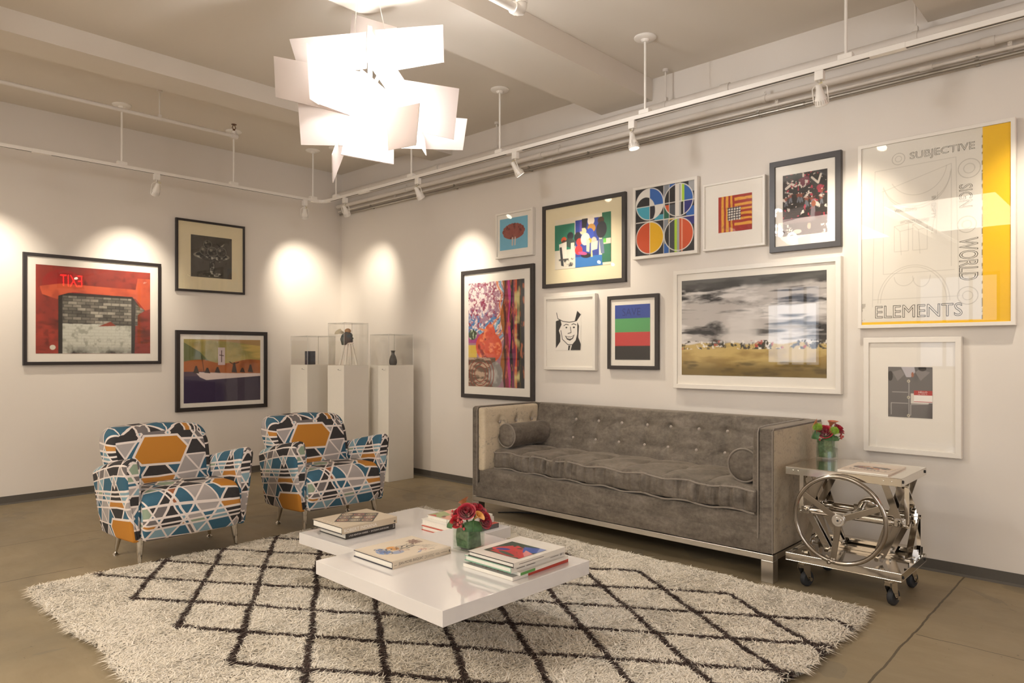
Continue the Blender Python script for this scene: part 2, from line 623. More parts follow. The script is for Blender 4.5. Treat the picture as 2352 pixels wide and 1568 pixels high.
# ------------------------------------------------------------------ the room
H = 3.11
XM, YM = 10.6, -9.4
def floor_mat():
    t = NT('stained_concrete')
    c = t.coord()
    n1 = t.noise(c, 0.9, 6, 0.62, 0.4)
    n2 = t.noise(c, 5.0, 6, 0.65)
    mp = t.n('ShaderNodeMapping'); mp.inputs['Scale'].default_value = (1.0, 3.2, 1.0); t.l(c, mp.inputs[0])
    n3 = t.noise(mp.outputs[0], 3.0, 8, 0.7, 0.6)
    base = t.ramp(n1, [(0.30, '#6f6552'), (0.46, '#8c7e64'), (0.60, '#9b8b6e'), (0.78, '#827863')])
    base = t.mix(t.math('MULTIPLY', t.math('SUBTRACT', n3, 0.42), 1.5), base, '#7d6c50')
    base = t.mix(t.math('MULTIPLY', n2, 0.25), base, '#a39578')
    # grey patches of repair
    pm = t.math('GREATER_THAN', t.noise(c, 1.35, 5, 0.55, 0.8), 0.63)
    base = t.mix(t.math('MULTIPLY', pm, 0.32), base, '#6b675c')
    # small dark specks
    sp = t.math('GREATER_THAN', t.noise(c, 38, 2, 0.5), 0.73)
    base = t.mix(t.math('MULTIPLY', sp, 0.45), base, '#4b4132')
    sep = t.n('ShaderNodeSeparateXYZ'); t.l(c, sep.inputs[0])
    wob = t.math('MULTIPLY', t.math('SUBTRACT', t.noise(c, 7, 4), 0.5), 0.02)
    wob2 = t.math('MULTIPLY', t.math('SUBTRACT', t.noise(c, 2.2, 3), 0.5), 0.03)
    wob = t.math('ADD', wob, wob2)
    line = None
    for axis, pos, wd, lo, hi in (('X', 5.79, 0.0045, -9, 9), ('X', 2.22, 0.004, -9, -3.1), ('X', 1.40, 0.0035, -9, 9), ('Y', -1.02, 0.003, 5.8, 9), ('Y', -4.6, 0.004, -9, 9), ('Y', -0.55, 0.003, 1.4, 3.4)):
        other = 'Y' if axis == 'X' else 'X'
        d = t.math('ABSOLUTE', t.math('SUBTRACT', t.math('ADD', sep.outputs[axis], wob), pos))
        m = t.math('LESS_THAN', d, wd)
        m = t.math('MULTIPLY', m, t.math('GREATER_THAN', sep.outputs[other], lo))
        m = t.math('MULTIPLY', m, t.math('LESS_THAN', sep.outputs[other], hi))
        line = m if line is None else t.math('MAXIMUM', line, m)
    base = t.mix(t.math('MULTIPLY', line, 0.75), base, '#3a3022')
    t.l(base, t.b.inputs['Base Color'])
    rg = t.math('MULTIPLY_ADD', n2, 0.25, 0.38)
    t.l(rg, t.b.inputs['Roughness'])
    t.bump(t.math('SUBTRACT', n3, line), 0.12, 0.004)
    return t.m

def wall_mat(name, col):
    t = NT(name)
    c = t.coord()
    n = t.noise(c, 1.7, 4)
    k = t.mix(t.math('MULTIPLY', n, 0.3), col, '#d5ccc0')
    t.l(k, t.b.inputs['Base Color'])
    t.set(Roughness=0.75)
    t.bump(t.noise(c, 160, 3), 0.06, 0.002)
    return t.m
WALL = wall_mat('wall_paint', '#e2dad0')
CEIL = wall_mat('ceiling_paint', '#ded5c8')
BASEB = M('vinyl_base', '#56514a', 0.45, var=0.06)
T = 0.15
struct(MB().box((-T, YM, -T), (XM, T, 0)).build('floor', floor_mat(), smooth=0))
struct(MB().box((-T, YM, H), (XM, T, H + T)).build('ceiling', CEIL, smooth=0))
struct(MB().box((-T, YM, 0), (0, T, H)).build('wall_left', WALL, smooth=0))
struct(MB().box((0, 0, 0), (XM, T, H)).build('wall_right', WALL, smooth=0))
def windowed_wall(name, axis, pos, span, holes, z0, z1):
    mb = MB()
    a, b = span
    def bx(u0, u1, w0, w1):
        if u1 - u0 < 1e-4: return
        if axis == 'y': mb.box((u0, pos - T, w0), (u1, pos, w1))
        else: mb.box((pos, u0, w0), (pos + T, u1, w1))
    bx(a, b, 0, z0); bx(a, b, z1, H)
    e = a
    for u0, u1 in holes:
        bx(e, u0, z0, z1); e = u1
    bx(e, b, z0, z1)
    struct(mb.build(name, WALL, smooth=0))
WIN_PANE = mat_emit('daylit_pane', '#cdd8ee', 1.5)
WIN_FRAME = M('window_frame_grey', '#6d6a66', 0.5)
hb = [(0.9, 1.8), (3.4, 4.6), (6.6, 8.2)]
hr = [(-7.6, -6.0), (-4.4, -2.8)]
windowed_wall('wall_back', 'y', YM, (-T, XM), hb, 0.9, 2.5)
windowed_wall('wall_far', 'x', XM, (YM, T), hr, 0.9, 2.5)
wi = 0
for axis, pos, hs in (('y', YM, hb), ('x', XM, hr)):
    for u0, u1 in hs:
        wi += 1
        P = (lambda u, d, z: (u, pos - d, z)) if axis == 'y' else (lambda u, d, z: (pos + d, u, z))
        fr = MB()
        def bx(mb, u0, u1, d0, d1, z0, z1):
            p, q = P(u0, d0, z0), P(u1, d1, z1)
            mb.box(tuple(min(a, b) for a, b in zip(p, q)), tuple(max(a, b) for a, b in zip(p, q)))
        for k in range(4):
            uu = u0 + (u1 - u0 - 0.05) * k / 3
            bx(fr, uu, uu + 0.05, 0.03, 0.09, 0.9, 2.5)
        for z in (0.9, 1.66, 2.45):
            bx(fr, u0, u1, 0.03, 0.09, z, z + 0.05)
        f = struct(fr.build('window_%d' % wi, WIN_FRAME, smooth=0))
        g = MB(); bx(g, u0, u1, 0.055, 0.065, 0.9, 2.5)
        g.build('pane', WIN_PANE, f, world=False, smooth=0)

# ceiling beams
struct(MB().box((1.507, YM, 2.98), (1.797, 0, H)).build('trim_1', CEIL, smooth=0))
struct(MB().box((3.462, YM, 2.957), (3.902, 0, H)).build('trim_2', CEIL, smooth=0))
struct(MB().box((5.62, YM, 2.958), (6.06, 0, H)).build('trim_3', CEIL, smooth=0))
def cove(name, pts, inward):
    """vinyl base with a small toe"""
    (x0, y0), (x1, y1) = pts
    nx, ny = inward
    prof = [(0, 0.064), (0.004, 0.064), (0.004, 0.012), (0.012, 0.0), (0, 0)]
    G = [[(x + nx * d, y + ny * d, z) for d, z in prof] for x, y in ((x0, y0), (x1, y1))]
    return struct(MB().grid(G).build(name, BASEB, smooth=0))
cove('baseboard_left', ((0, YM), (0, 0)), (1, 0))
cove('baseboard_right', ((0, 0), (XM, 0)), (0, -1))

ex = thing('exit_sign', 'lit red exit sign seen mirrored in the glass of the doorway photo', 'sign', (8.84, -0.25, 2.45))
MB().box((8.845, -0.47, 2.41), (8.90, -0.03, 2.70)).build('housing', BLACK_WOOD, ex, smooth=0)
MB().box((8.86, -0.03, 2.50), (8.885, 0.0, 2.60)).build('bracket', BLACK_WOOD, ex, smooth=0)
text('EXIT', mat_emit('exit_red', '#ff1a1a', 22), ex, (0.003, 0.185, 0.0), (0, -1, 0), (0, 0, 1), 0.37, 0.22)

# ------------------------------------------------------------------ framed pictures
def picture(wall, a0, a1, z0, z1, label, frame_mat, fw, d, inner, matb, px, paint, sheetname='print', bg='#e8e0d2', group='framed art on the walls', border=None):
    """wall 'R' (plane y=0, a = x) or 'L' (plane x=0, a = y)"""
    wd, ht = a1 - a0, z1 - z0
    ca, cz = (a0 + a1) / 2, (z0 + z1) / 2
    t = thing('framed_picture', label, 'picture', (ca, 0, cz) if wall == 'R' else (0, ca, cz), 0 if wall == 'R' else PI / 2, group)
    X, Z = wd / 2, ht / 2
    prof = [(0, -0.002), (0, -d + 0.002), (0.002, -d), (fw - 0.001, -d), (fw, -d + 0.001), (fw, -0.004)]
    mb = MB()
    G = []
    for ins, y in prof:
        G.append([(-X + ins, y, -Z + ins), (X - ins, y, -Z + ins), (X - ins, y, Z - ins), (-X + ins, y, Z - ins)])
    mb.grid(G, closed_u=True)
    mb.build('frame', frame_mat, t, world=False, smooth=30)
    yb = -d + 0.012
    MB().box((-X + fw, yb, -Z + fw), (X - fw, yb + 0.006, Z - fw)).build('mat_board', matb, t, world=False, smooth=0)
    i0, i1, iz0, iz1 = inner[0] - ca, inner[1] - ca, inner[2] - cz, inner[3] - cz
    i0, i1 = max(i0, -X + fw), min(i1, X - fw); iz0, iz1 = max(iz0, -Z + fw), min(iz1, Z - fw)
    if border:
        MB().box((i0 - border, yb - 0.0012, iz0 - border), (i1 + border, yb - 0.0002, iz1 + border)).build('paper', MAT_CREAM if matb is MAT_CREAM else MAT_BOARD, t, world=False, smooth=0)
    A = Art(i1 - i0, iz1 - iz0, px, bg)
    paint(A)
    A.sheet(sheetname, PRINT, t, (i0, yb - 0.002, iz0))
    MB().box((-X + fw, -d + 0.004, -Z + fw), (X - fw, -d + 0.006, Z - fw)).build('glass', PICTURE_GLASS, t, world=False, smooth=0)
    return t, (i0, yb - 0.0026, iz0, i1 - i0, iz1 - iz0)

def p_red_doorway(A):
    w, h = A.w, A.h
    n = A.nz(7, 1); n2 = A.nz(22, 2); n3 = A.nz(5, 3, 1, 3)
    A.put(np.ones_like(n), '#8f3226')
    A.put((n - 0.45) * 3, '#b03d2a', 0.8); A.put((n2 - 0.55) * 4, '#5e2019', 0.7)
    A.put((n3 - 0.58) * 6, '#3d1a15', 0.6)
    bl = A.ell(0.22 * w, 0.2 * h, 0.17 * w, 0.16 * h)
    A.put(bl, '#a51f1c')
    A.put(A.poly([(0.03 * w, 0.24 * h), (0.2 * w, 0.2 * h), (0.86 * w, 0.22 * h), (0.88 * w, 0.08 * h), (w, 0.08 * h), (w, 0.45 * h), (0.95 * w, 0.47 * h), (0.86 * w, 0.33 * h), (0.7 * w, 0.31 * h), (0.3 * w, 0.29 * h), (0.17 * w, 0.38 * h), (0.05 * w, 0.33 * h)]), '#cf5a36')
    A.put(((A.nz(12, 5) - 0.5) * 4) * A.rect(0, 0, w, 0.45 * h), '#8a2e22', 0.45)
    door = A.poly([(0.18 * w, h), (0.18 * w, 0.34 * h), (0.27 * w, 0.3 * h), (0.83 * w, 0.31 * h), (0.86 * w, 0.36 * h), (0.91 * w, 0.45 * h), (0.86 * w, 0.6 * h), (0.85 * w, h)])
    A.put(door, '#2c2621')
    inn = A.rect(0.215 * w, 0.335 * h, 0.82 * w, h) & door | A.poly([(0.86 * w, 0.4 * h), (0.95 * w, 0.47 * h), (0.88 * w, 0.53 * h), (0.88 * w, 0.66 * h), (0.855 * w, 0.66 * h)])
    # bricks
    bh, bw = h * 0.036, w * 0.075
    row = np.floor(A.V / bh); off = (row % 2) * 0.5 * bw
    cu = (A.U + off + 0.006 * (A.nz(30, 8) - 0.5)) / bw; ci = np.floor(cu)
    hsh = np.abs(np.sin(ci * 12.99 + row * 78.23) * 43758.5) % 1
    tone = 0.10 + 0.30 * hsh ** 2.5
    joint = (np.abs(cu - ci - 0.5) > 0.45) | (np.abs(A.V / bh - row - 0.5) > 0.38)
    br = np.stack([tone * 1.0, tone * 0.9, tone * 0.72], -1) * (0.55 + 0.9 * A.nz(26, 9)[..., None])
    br[joint] *= 0.45
    k = (inn & (A.V < 0.68 * h))[..., None]
    A.I = np.where(k, br, A.I)
    low = inn & (A.V >= (0.66 + 0.05 * (A.nz(6, 10) - 0.5)) * h)
    A.put(low, '#c9c8ba')
    A.put(low * (A.nz(30, 11) - 0.52) * 5, '#7d7a6a', 0.6)
    A.put(low * joint.astype(float), '#a9a796', 0.35)
    A.put(low * np.clip((A.V - 0.9 * h) / (0.1 * h), 0, 1) * (A.nz(14, 12) * 2 - 0.4), '#35302a', 1.0)
    A.put(A.poly([(0.52 * w, 0.68 * h), (0.63 * w, 0.62 * h), (0.68 * w, 0.67 * h)]), '#8e3b26')
    A.put(A.ell(0.135 * w, 0.93 * h, 0.024 * w, 0.028 * h), '#d8d2bf')
    A.put(A.rect(0.18 * w, 0.36 * h, 0.215 * w, h) | A.rect(0.82 * w, 0.36 * h, 0.85 * w, h), '#2a2520', 0.85)

def p_fruit(A):
    w, h = A.w, A.h
    A.put(np.ones_like(A.U), '#4b453c'); A.put((A.nz(14, 21) - 0.4) * 2.5, '#5d574b', 0.7)
    A.put((A.nz(50, 22, 1, 0.4) - 0.55) * 4, '#38332c', 0.7)
    dark, mid, lt = '#1f1c19', '#6d675a', '#cfc8b6'
    A.put(A.ell(0.5 * w, 0.47 * h, 0.44 * w, 0.1 * h), '#8d8677')
    A.put(A.ell(0.5 * w, 0.45 * h, 0.38 * w, 0.075 * h), dark)
    for u, v, r in ((0.32, 0.36, 0.1), (0.52, 0.37, 0.115), (0.74, 0.36, 0.115), (0.4, 0.2, 0.095)):
        A.put(A.ell(u * w, v * h, r * w * 1.03), lt); A.put(A.ell(u * w, v * h, r * w), dark)
        A.put(A.ell(u * w, v * h, r * w * 0.92) * (A.nz(26, int(u * 100)) - 0.42) * 4, mid, 0.9)
        A.put(A.ell((u - 0.04) * w, (v - 0.04) * h, r * w * 0.3), '#9a9383', 0.7)
    A.put(A.poly([(0.6 * w, 0.15 * h), (0.72 * w, 0.2 * h), (0.71 * w, 0.26 * h)]), '#26221e')
    A.put(A.poly([(0.71 * w, 0.22 * h), (0.82 * w, 0.14 * h), (0.77 * w, 0.22 * h)]), '#a59e8c')
    A.put(A.poly([(0.1 * w, 0.46 * h), (0.92 * w, 0.47 * h), (0.66 * w, 0.6 * h), (0.36 * w, 0.6 * h)]) & ~A.ell(0.5 * w, 0.45 * h, 0.38 * w, 0.075 * h), '#3a352e')
    A.put(A.poly([(0.1 * w, 0.48 * h), (0.92 * w, 0.49 * h), (0.66 * w, 0.62 * h), (0.36 * w, 0.62 * h)]) * (A.nz(40, 25) - 0.5) * 6, lt, 0.8)
    A.put(A.rect(0.44 * w, 0.6 * h, 0.58 * w, 0.88 * h), '#2c2822'); A.put(A.rect(0.46 * w, 0.6 * h, 0.56 * w, 0.88 * h) * (A.nz(45, 26) - 0.5) * 6, lt, 0.7)
    A.put(A.ell(0.52 * w, 0.92 * h, 0.24 * w, 0.05 * h), '#25211d'); A.put(A.ell(0.52 * w, 0.915 * h, 0.24 * w, 0.05 * h) * (A.nz(40, 27) - 0.52) * 6, lt, 0.8)

def p_land(A):
    w, h = A.w, A.h
    A.put(np.ones_like(A.U), '#b5a25a')
    A.put(np.clip((A.nz(3, 31, 1, 2.4) - 0.45) * 5, 0, 1), '#8c8a4c', 0.8); A.put(np.clip((A.nz(4, 32, 0.6, 3) - 0.55) * 6, 0, 1), '#d3b566', 0.9)
    A.put(A.poly([(0.2 * w, 0), (w, 0), (w, 0.1 * h), (0.6 * w, 0.04 * h)]), '#b08a5c', 0.8)
    A.put(A.poly([(0, 0.05 * h), (0.2 * w, 0.2 * h), (0.32 * w, 0.36 * h), (0, 0.38 * h)]), '#3f5c3c', 0.75)
    hill = A.V > (0.355 - 0.03 * np.sin(A.U / w * 9) - 0.03 * (A.nz(9, 33) - 0.5)) * h
    A.put(hill, '#b3662f'); A.put(hill * (A.nz(12, 34) - 0.45) * 4, '#8a4a25', 0.7)
    A.put(A.rect(0, 0.51 * h, 0.3 * w, 0.64 * h), '#55404f')
    k = [(0.0, 0.52 * h), (0.14 * w, 0.515 * h), (0.35 * w, 0.53 * h), (0.6 * w, 0.545 * h), (w, 0.555 * h), (w, 0.6 * h), (0.6 * w, 0.625 * h), (0.28 * w, 0.645 * h), (0.2 * w, 0.6 * h)]
    A.put(A.V > 0.58 * h, '#352648'); A.put((A.V > 0.58 * h) * np.clip((A.U - 0.5 * w) * 50, 0, 1), '#3d3145', 0.8)
    A.put(A.poly(k[1:]), '#e6d3cb')
    A.put(A.rect(0.43 * w, 0.13 * h, 0.52 * w, 0.41 * h), '#d9c7c8', 0.9); A.put(A.line([(0.475 * w, 0.18 * h), (0.475 * w, 0.36 * h)], 0.008) + A.line([(0.45 * w, 0.25 * h), (0.5 * w, 0.26 * h)], 0.008), '#5a3a36')
    for u, hh in ((0.15, 0.11), (0.29, 0.08), (0.42, 0.09), (0.64, 0.16), (0.75, 0.07), (0.86, 0.12)):
        A.put(A.poly([((u - 0.035) * w, 0.53 * h), ((u - 0.008) * w, (0.53 - hh) * h), ((u + 0.012) * w, (0.53 - hh) * h), ((u + 0.04) * w, 0.54 * h)]), '#3c2a22')
    A.put(A.line([(0.22 * w, 0.26 * h), (0.25 * w, 0.52 * h)], 0.006), '#4a3128'); A.put(A.line([(0.58 * w, 0.36 * h), (0.63 * w, 0.4 * h), (0.70 * w, 0.37 * h)], 0.008), '#3c2a22')

def p_fan(A):
    w, h = A.w, A.h
    A.put(np.ones_like(A.U), '#78b7cf')
    d = np.hypot((A.U - 0.5 * w), (A.V - 0.5 * h)); th = np.arctan2(A.V - 0.72 * h, A.U - 0.5 * w)
    fan = A.ell(0.5 * w, 0.43 * h, 0.41 * w, 0.26 * h) & (np.hypot((A.U - 0.5 * w) / (0.41 * w), (A.V - 0.43 * h) / (0.26 * h)) < 0.94 + 0.06 * np.abs(np.sin(th * 14)))
    A.put(fan, '#8a3f37')
    A.put(fan * np.clip(np.sin(th * 60 + 6 * A.nz(20, 41)) * 1.5, 0, 1) * A.nz(40, 42), '#c58474', 0.9)
    A.put(fan * np.clip((A.nz(45, 43) - 0.55) * 5, 0, 1), '#5b2320', 0.9)
    for u in (0.455, 0.55):
        A.put(A.line([((u + 0.01) * w, 0.64 * h), (u * w, 0.86 * h)], 0.014), '#c9b7ac')

def p_collage(A):
    w, h = A.w, A.h
    A.put(np.ones_like(A.U), '#e5d8bd')
    A.put(A.rect(0, 0.11 * h, 0.37 * w, h), '#2c8064'); A.put(A.rect(0, 0.62 * h, 0.38 * w, h), '#dcd3c1')
    A.put(A.rect(0.38 * w, 0.07 * h, 0.8 * w, 0.95 * h), '#2c3f8e'); A.put(A.rect(0.38 * w, 0.8 * h, 0.86 * w, h), '#2f6fae')
    A.put(A.rect(0.85 * w, 0, w, 0.95 * h), '#2e6f51'); A.put(A.rect(0.86 * w, 0.5 * h, w, 0.6 * h), '#d9cdb6')
    rs = np.random.RandomState(5)
    for u, v, a, b, c, rot in ((0.17, 0.42, 0.05, 0.06, '#d8562c', 0), (0.17, 0.47, 0.04, 0.05, '#5a2f22', 0), (0.29, 0.36, 0.06, 0.08, '#2c3036', 0), (0.29, 0.5, 0.1, 0.09, '#3b4c43', 0.3),
                               (0.42, 0.4, 0.06, 0.1, '#24242a', 0.2), (0.52, 0.3, 0.06, 0.07, '#d5c79c', 0.4), (0.66, 0.12, 0.06, 0.09, '#dccdb8', 0), (0.67, 0.26, 0.07, 0.08, '#b98438', 0.3),
                               (0.83, 0.14, 0.055, 0.07, '#4a3323', 0), (0.84, 0.32, 0.09, 0.16, '#22242b', 0.1), (0.64, 0.38, 0.07, 0.12, '#2f49a8', 0), (0.45, 0.5, 0.05, 0.07, '#c8382f', 0.3), (0.44, 0.66, 0.07, 0.09, '#d3323a', 0.6),
                               (0.56, 0.46, 0.08, 0.12, '#e3d6c2', 0), (0.57, 0.78, 0.09, 0.05, '#1f1c1c', 0.1), (0.51, 0.73, 0.08, 0.03, '#d34a84', 0.2), (0.71, 0.52, 0.05, 0.08, '#b8b2a0', 0), (0.64, 0.5, 0.03, 0.05, '#c9a13c', 0)):
        A.put(A.ell(u * w, v * h, a * w, b * h, rot), c)
    for q, c in (([(0.08, 0.5), (0.22, 0.46), (0.22, 0.78), (0.1, 0.79)], '#e9e0d0'), ([(0.3, 0.5), (0.36, 0.5), (0.36, 0.8), (0.3, 0.82)], '#e2d6c0'), ([(0.09, 0.56), (0.13, 0.56), (0.17, 0.95), (0.12, 0.93)], '#33383c'),
                 ([(0.66, 0.55), (0.78, 0.52), (0.77, 0.68), (0.66, 0.7)], '#c8c3b4'), ([(0.8, 0.5), (0.87, 0.5), (0.89, 0.78), (0.83, 0.78)], '#67748f'), ([(0.66, 0.7), (0.68, 0.7), (0.69, 0.82), (0.66, 0.82)], '#d8c887'),
                 ([(0.87, 0.5), (0.92, 0.5), (0.92, 0.58), (0.87, 0.58)], '#6cc24a'), ([(0.58, 0.45), (0.64, 0.5), (0.63, 0.72), (0.58, 0.7)], '#d9cba6'), ([(0.46, 0.1), (0.5, 0.1), (0.5, 0.3), (0.46, 0.3)], '#5b49a0'), ([(0.5, 0.06), (0.6, 0.06), (0.58, 0.24), (0.5, 0.24)], '#1f1f26')):
        A.put(A.poly([(a * w, b * h) for a, b in q]), c)
    A.put(A.rect(0.05 * w, 0.8 * h, 0.36 * w, 0.96 * h) * (A.nz(22, 51) - 0.52) * 9, '#4a4a48')

def p_stripes_collage(A):
    w, h = A.w, A.h
    A.put(np.ones_like(A.U), '#6a3d3f')
    # vertical bands on the right
    x = 0.6
    for wd, c in ((0.05, '#a0622c'), (0.03, '#4c2a20'), (0.045, '#8b2f3c'), (0.035, '#c23a84'), (0.04, '#232027'), (0.045, '#7b2e55'), (0.03, '#d2532d'), (0.04, '#3a1f1f'), (0.03, '#3d3a26'), (0.07, '#24242c'), (0.09, '#74b8c8'), (0.035, '#b8d0c0'), (0.045, '#20242f'), (0.035, '#5a4dc0')):
        wob = 0.012 * w * np.sin(A.V / h * 17 + x * 40)
        A.put((A.U > x * w + wob * (x < 0.85)), c); x += wd
    A.put((A.U > 0.6 * w) * (A.nz(16, 61, 3, 1) - 0.58) * 8, '#d9784a', 0.6)
    A.put(A.rect(0.83 * w, 0, 0.92 * w, h) * (A.nz(6, 62) - 0.48) * 6, '#d8cf8a', 0.9)
    left = A.U < (0.62 + 0.03 * np.sin(A.V / h * 14)) * w
    A.put(left, '#a77d8c')
    up = left & (A.V < 0.5 * h)
    A.put(up * (A.nz(40, 63) - 0.45) * 10, '#e8d8d3'); A.put(up * (A.nz(46, 64) - 0.56) * 12, '#8d3350'); A.put(up * np.clip((A.V / h - 0.25) * 6, 0, 1) * (A.nz(44, 65) - 0.48) * 10, '#4d7fb0')
    for k in range(6):
        r = (0.3 + 0.045 * k) * w
        ar = np.abs(np.hypot(A.U - 0.3 * w + 0.02 * w * np.sin(A.V * 40), (A.V - 0.18 * h) * 0.8) - r) < 0.011 * w
        A.put(ar & left & (A.U > 0.2 * w), ('#e08a5c', '#7db4cf', '#e7b59a')[k % 3])
    A.put(A.rect(0, 0.5 * h, 0.4 * w, 0.58 * h), '#a8417f'); A.put(A.ell(0.08 * w, 0.5 * h, 0.08 * w, 0.05 * h), '#3d4d35'); A.put(A.ell(0.08 * w, 0.5 * h, 0.08 * w, 0.05 * h) * (A.nz(60, 66) - 0.5) * 8, '#b9c8a0')
    A.put(A.rect(0, 0.6 * h, 0.16 * w, 0.72 * h), '#d9b944')
    fl = A.ell(0.38 * w, 0.62 * h, 0.24 * w, 0.15 * h, 0.2) | A.ell(0.4 * w, 0.5 * h, 0.1 * w, 0.1 * h)
    A.put(fl, '#d8542f'); A.put(fl * (A.nz(24, 67, 1, 1.4) - 0.5) * 8, '#f08a58'); A.put(fl * (A.nz(20, 68) - 0.6) * 9, '#8f2a1d')
    A.put(A.rect(0, 0.72 * h, 0.5 * w, h), '#6f5a4a'); A.put(A.rect(0, 0.72 * h, 0.5 * w, h) * (A.nz(30, 69, 0.5, 1.6) - 0.5) * 8, '#c4a890')
    g = A.ell(0.5 * w, 0.88 * h, 0.13 * w, 0.12 * h)
    A.put(g, '#8c8782'); A.put(g * (A.nz(12, 70) - 0.45) * 5, '#c5c0b8', 0.8)
    for k in range(4):
        A.put(A.ring(0.22 * w, 0.88 * h, (0.1 + 0.05 * k) * w, 0.008) & (A.V > 0.75 * h), '#8e3f2d')

def p_circles(A):
    w, h = A.w, A.h
    W_ = '#e9e3d8'
    A.put(np.ones_like(A.U), '#2a2a2e')
    xs, ys = 0.487 * w, 0.5 * h
    A.put(A.rect(xs, 0, 0.58 * w, h), '#8d9298'); A.put(A.rect(0.58 * w, 0, 0.68 * w, 0.08 * h), '#2f66b0'); A.put(A.rect(0.9 * w, 0, w, 0.15 * h), '#a9a9a8'); A.put(A.rect(0.83 * w, ys, w, 0.62 * h), '#2a2d78'); A.put(A.rect(0.86 * w, 0.36 * h, w, ys), '#2f66b0')
    A.put(A.rect(0.33 * w, 0.42 * h, 0.487 * w, ys), '#3f9fb5'); A.put(A.rect(xs, 0.33 * h, 0.58 * w, ys), '#23684f'); A.put(A.rect(xs, 0.86 * h, 0.57 * w, h), '#2f66b0'); A.put(A.rect(0.57 * w, ys, 0.66 * w, 0.6 * h), '#e8b51a')
    R = 0.235 * w
    c1 = A.ell(0.245 * w, 0.235 * h, R + 0.006, 0.236 * h); up = A.V < 0.27 * h; lf = A.U < 0.245 * w
    A.put(c1, W_); A.put(c1 & ~lf & up, '#2f66b0'); A.put(c1 & lf & ~up, '#45a7bd')
    k = A.ell(0.17 * w, 0.33 * h, 0.17 * w, 0.2 * h)
    A.put(k & c1 & lf & up, '#232326'); A.put(k & c1 & ~lf, W_); A.put(A.ell(0.2 * w, 0.34 * h, 0.14 * w, 0.18 * h) & ~lf & ~up & c1, '#2a2a33')
    c2 = A.ell(0.735 * w, 0.245 * h, 0.235 * w, 0.24 * h)
    A.put(c2, W_); A.put(c2 & (A.U < 0.68 * w), '#232326'); A.put(c2 & (A.U < 0.58 * w) & (A.V > 0.3 * h), '#d95a26'); A.put(A.rect(0.58 * w, 0.3 * h, 0.68 * w, 0.5 * h) & c2, '#4c5157')
    A.put(A.rect(0.79 * w, 0.02 * h, 0.83 * w, 0.28 * h), '#b3d63a'); A.put(A.rect(0.745 * w, 0, 0.775 * w, 0.48 * h), '#b9b9b5'); A.put(A.rect(0.775 * w, 0.28 * h, 0.815 * w, 0.48 * h), '#232326')
    A.put(c2 & (A.U > 0.83 * w) & (A.V < 0.27 * h), '#2f66b0'); A.put(c2 & (A.U > 0.83 * w) & (A.V >= 0.27 * h), '#2a2d78')
    c3 = A.ell(0.245 * w, 0.745 * h, R, 0.238 * h)
    A.put(c3, '#cf4f22'); A.put(c3 & ~lf, '#ecb712')
    c4 = A.ell(0.735 * w, 0.745 * h, 0.235 * w, 0.238 * h)
    A.put(c4, '#d2542a'); A.put(c4 & (A.U < 0.67 * w), '#2a2a2e'); A.put(A.rect(0.58 * w, 0.52 * h, 0.67 * w, h), '#44484d'); A.put(A.rect(0.67 * w, 0.51 * h, 0.71 * w, h), '#b3d63a'); A.put(A.rect(0.71 * w, 0.51 * h, 0.75 * w, h), '#a8a8a4'); A.put(A.rect(0.78 * w, 0.51 * h, 0.80 * w, h), '#e8a283')
    wl = 0.006
    for cu, cv in ((0.245, 0.24), (0.735, 0.245), (0.245, 0.745), (0.735, 0.745)):
        A.put(A.ring(cu * w, cv * h, 0.238 * w, wl), W_)
    for u in (0.487, 0.58, 0.245):
        A.put(A.rect(u * w - 0.002, 0, u * w + 0.002, h), W_)
    A.put(A.rect(0, ys - 0.003, w, ys + 0.003) | A.rect(0, 0.27 * h - 0.002, w, 0.27 * h + 0.002) | A.rect(0.68 * w, 0, 0.695 * w, 0.5 * h), W_)

def p_flag(A):
    w, h = A.w, A.h
    r_, y_ = '#a52c1f', '#e3a236'
    wob = 0.006 * (A.nz(14, 81) - 0.5) * 2
    A.put(np.ones_like(A.U), r_)
    U = A.U + wob; V = A.V + wob
    for a, b in ((0.09, 0.16), (0.22, 0.3), (0.36, 0.42)):
        A.put((U > a * w) & (U < b * w), y_)
    A.put(U > 0.48 * w, r_)
    for a, b in ((0.07, 0.15), (0.23, 0.3), (0.37, 0.43), (0.5, 0.57), (0.64, 0.7), (0.77, 0.84)):
        A.put((U > 0.48 * w) & (V > a * h) & (V < b * h), y_)
    bx = A.rect(0.28 * w, 0.33 * h, 0.67 * w, 0.69 * h)
    A.put(bx, '#211c26')
    cu = ((U - 0.28 * w) / (0.078 * w)) % 1; cv = ((V - 0.33 * h) / (0.072 * h)) % 1
    A.put(bx & (cu > 0.32) & (cv > 0.36), '#e6ddd0')
    A.put((A.nz(60, 82) - 0.6) * 5, '#7d1f18', 0.35)

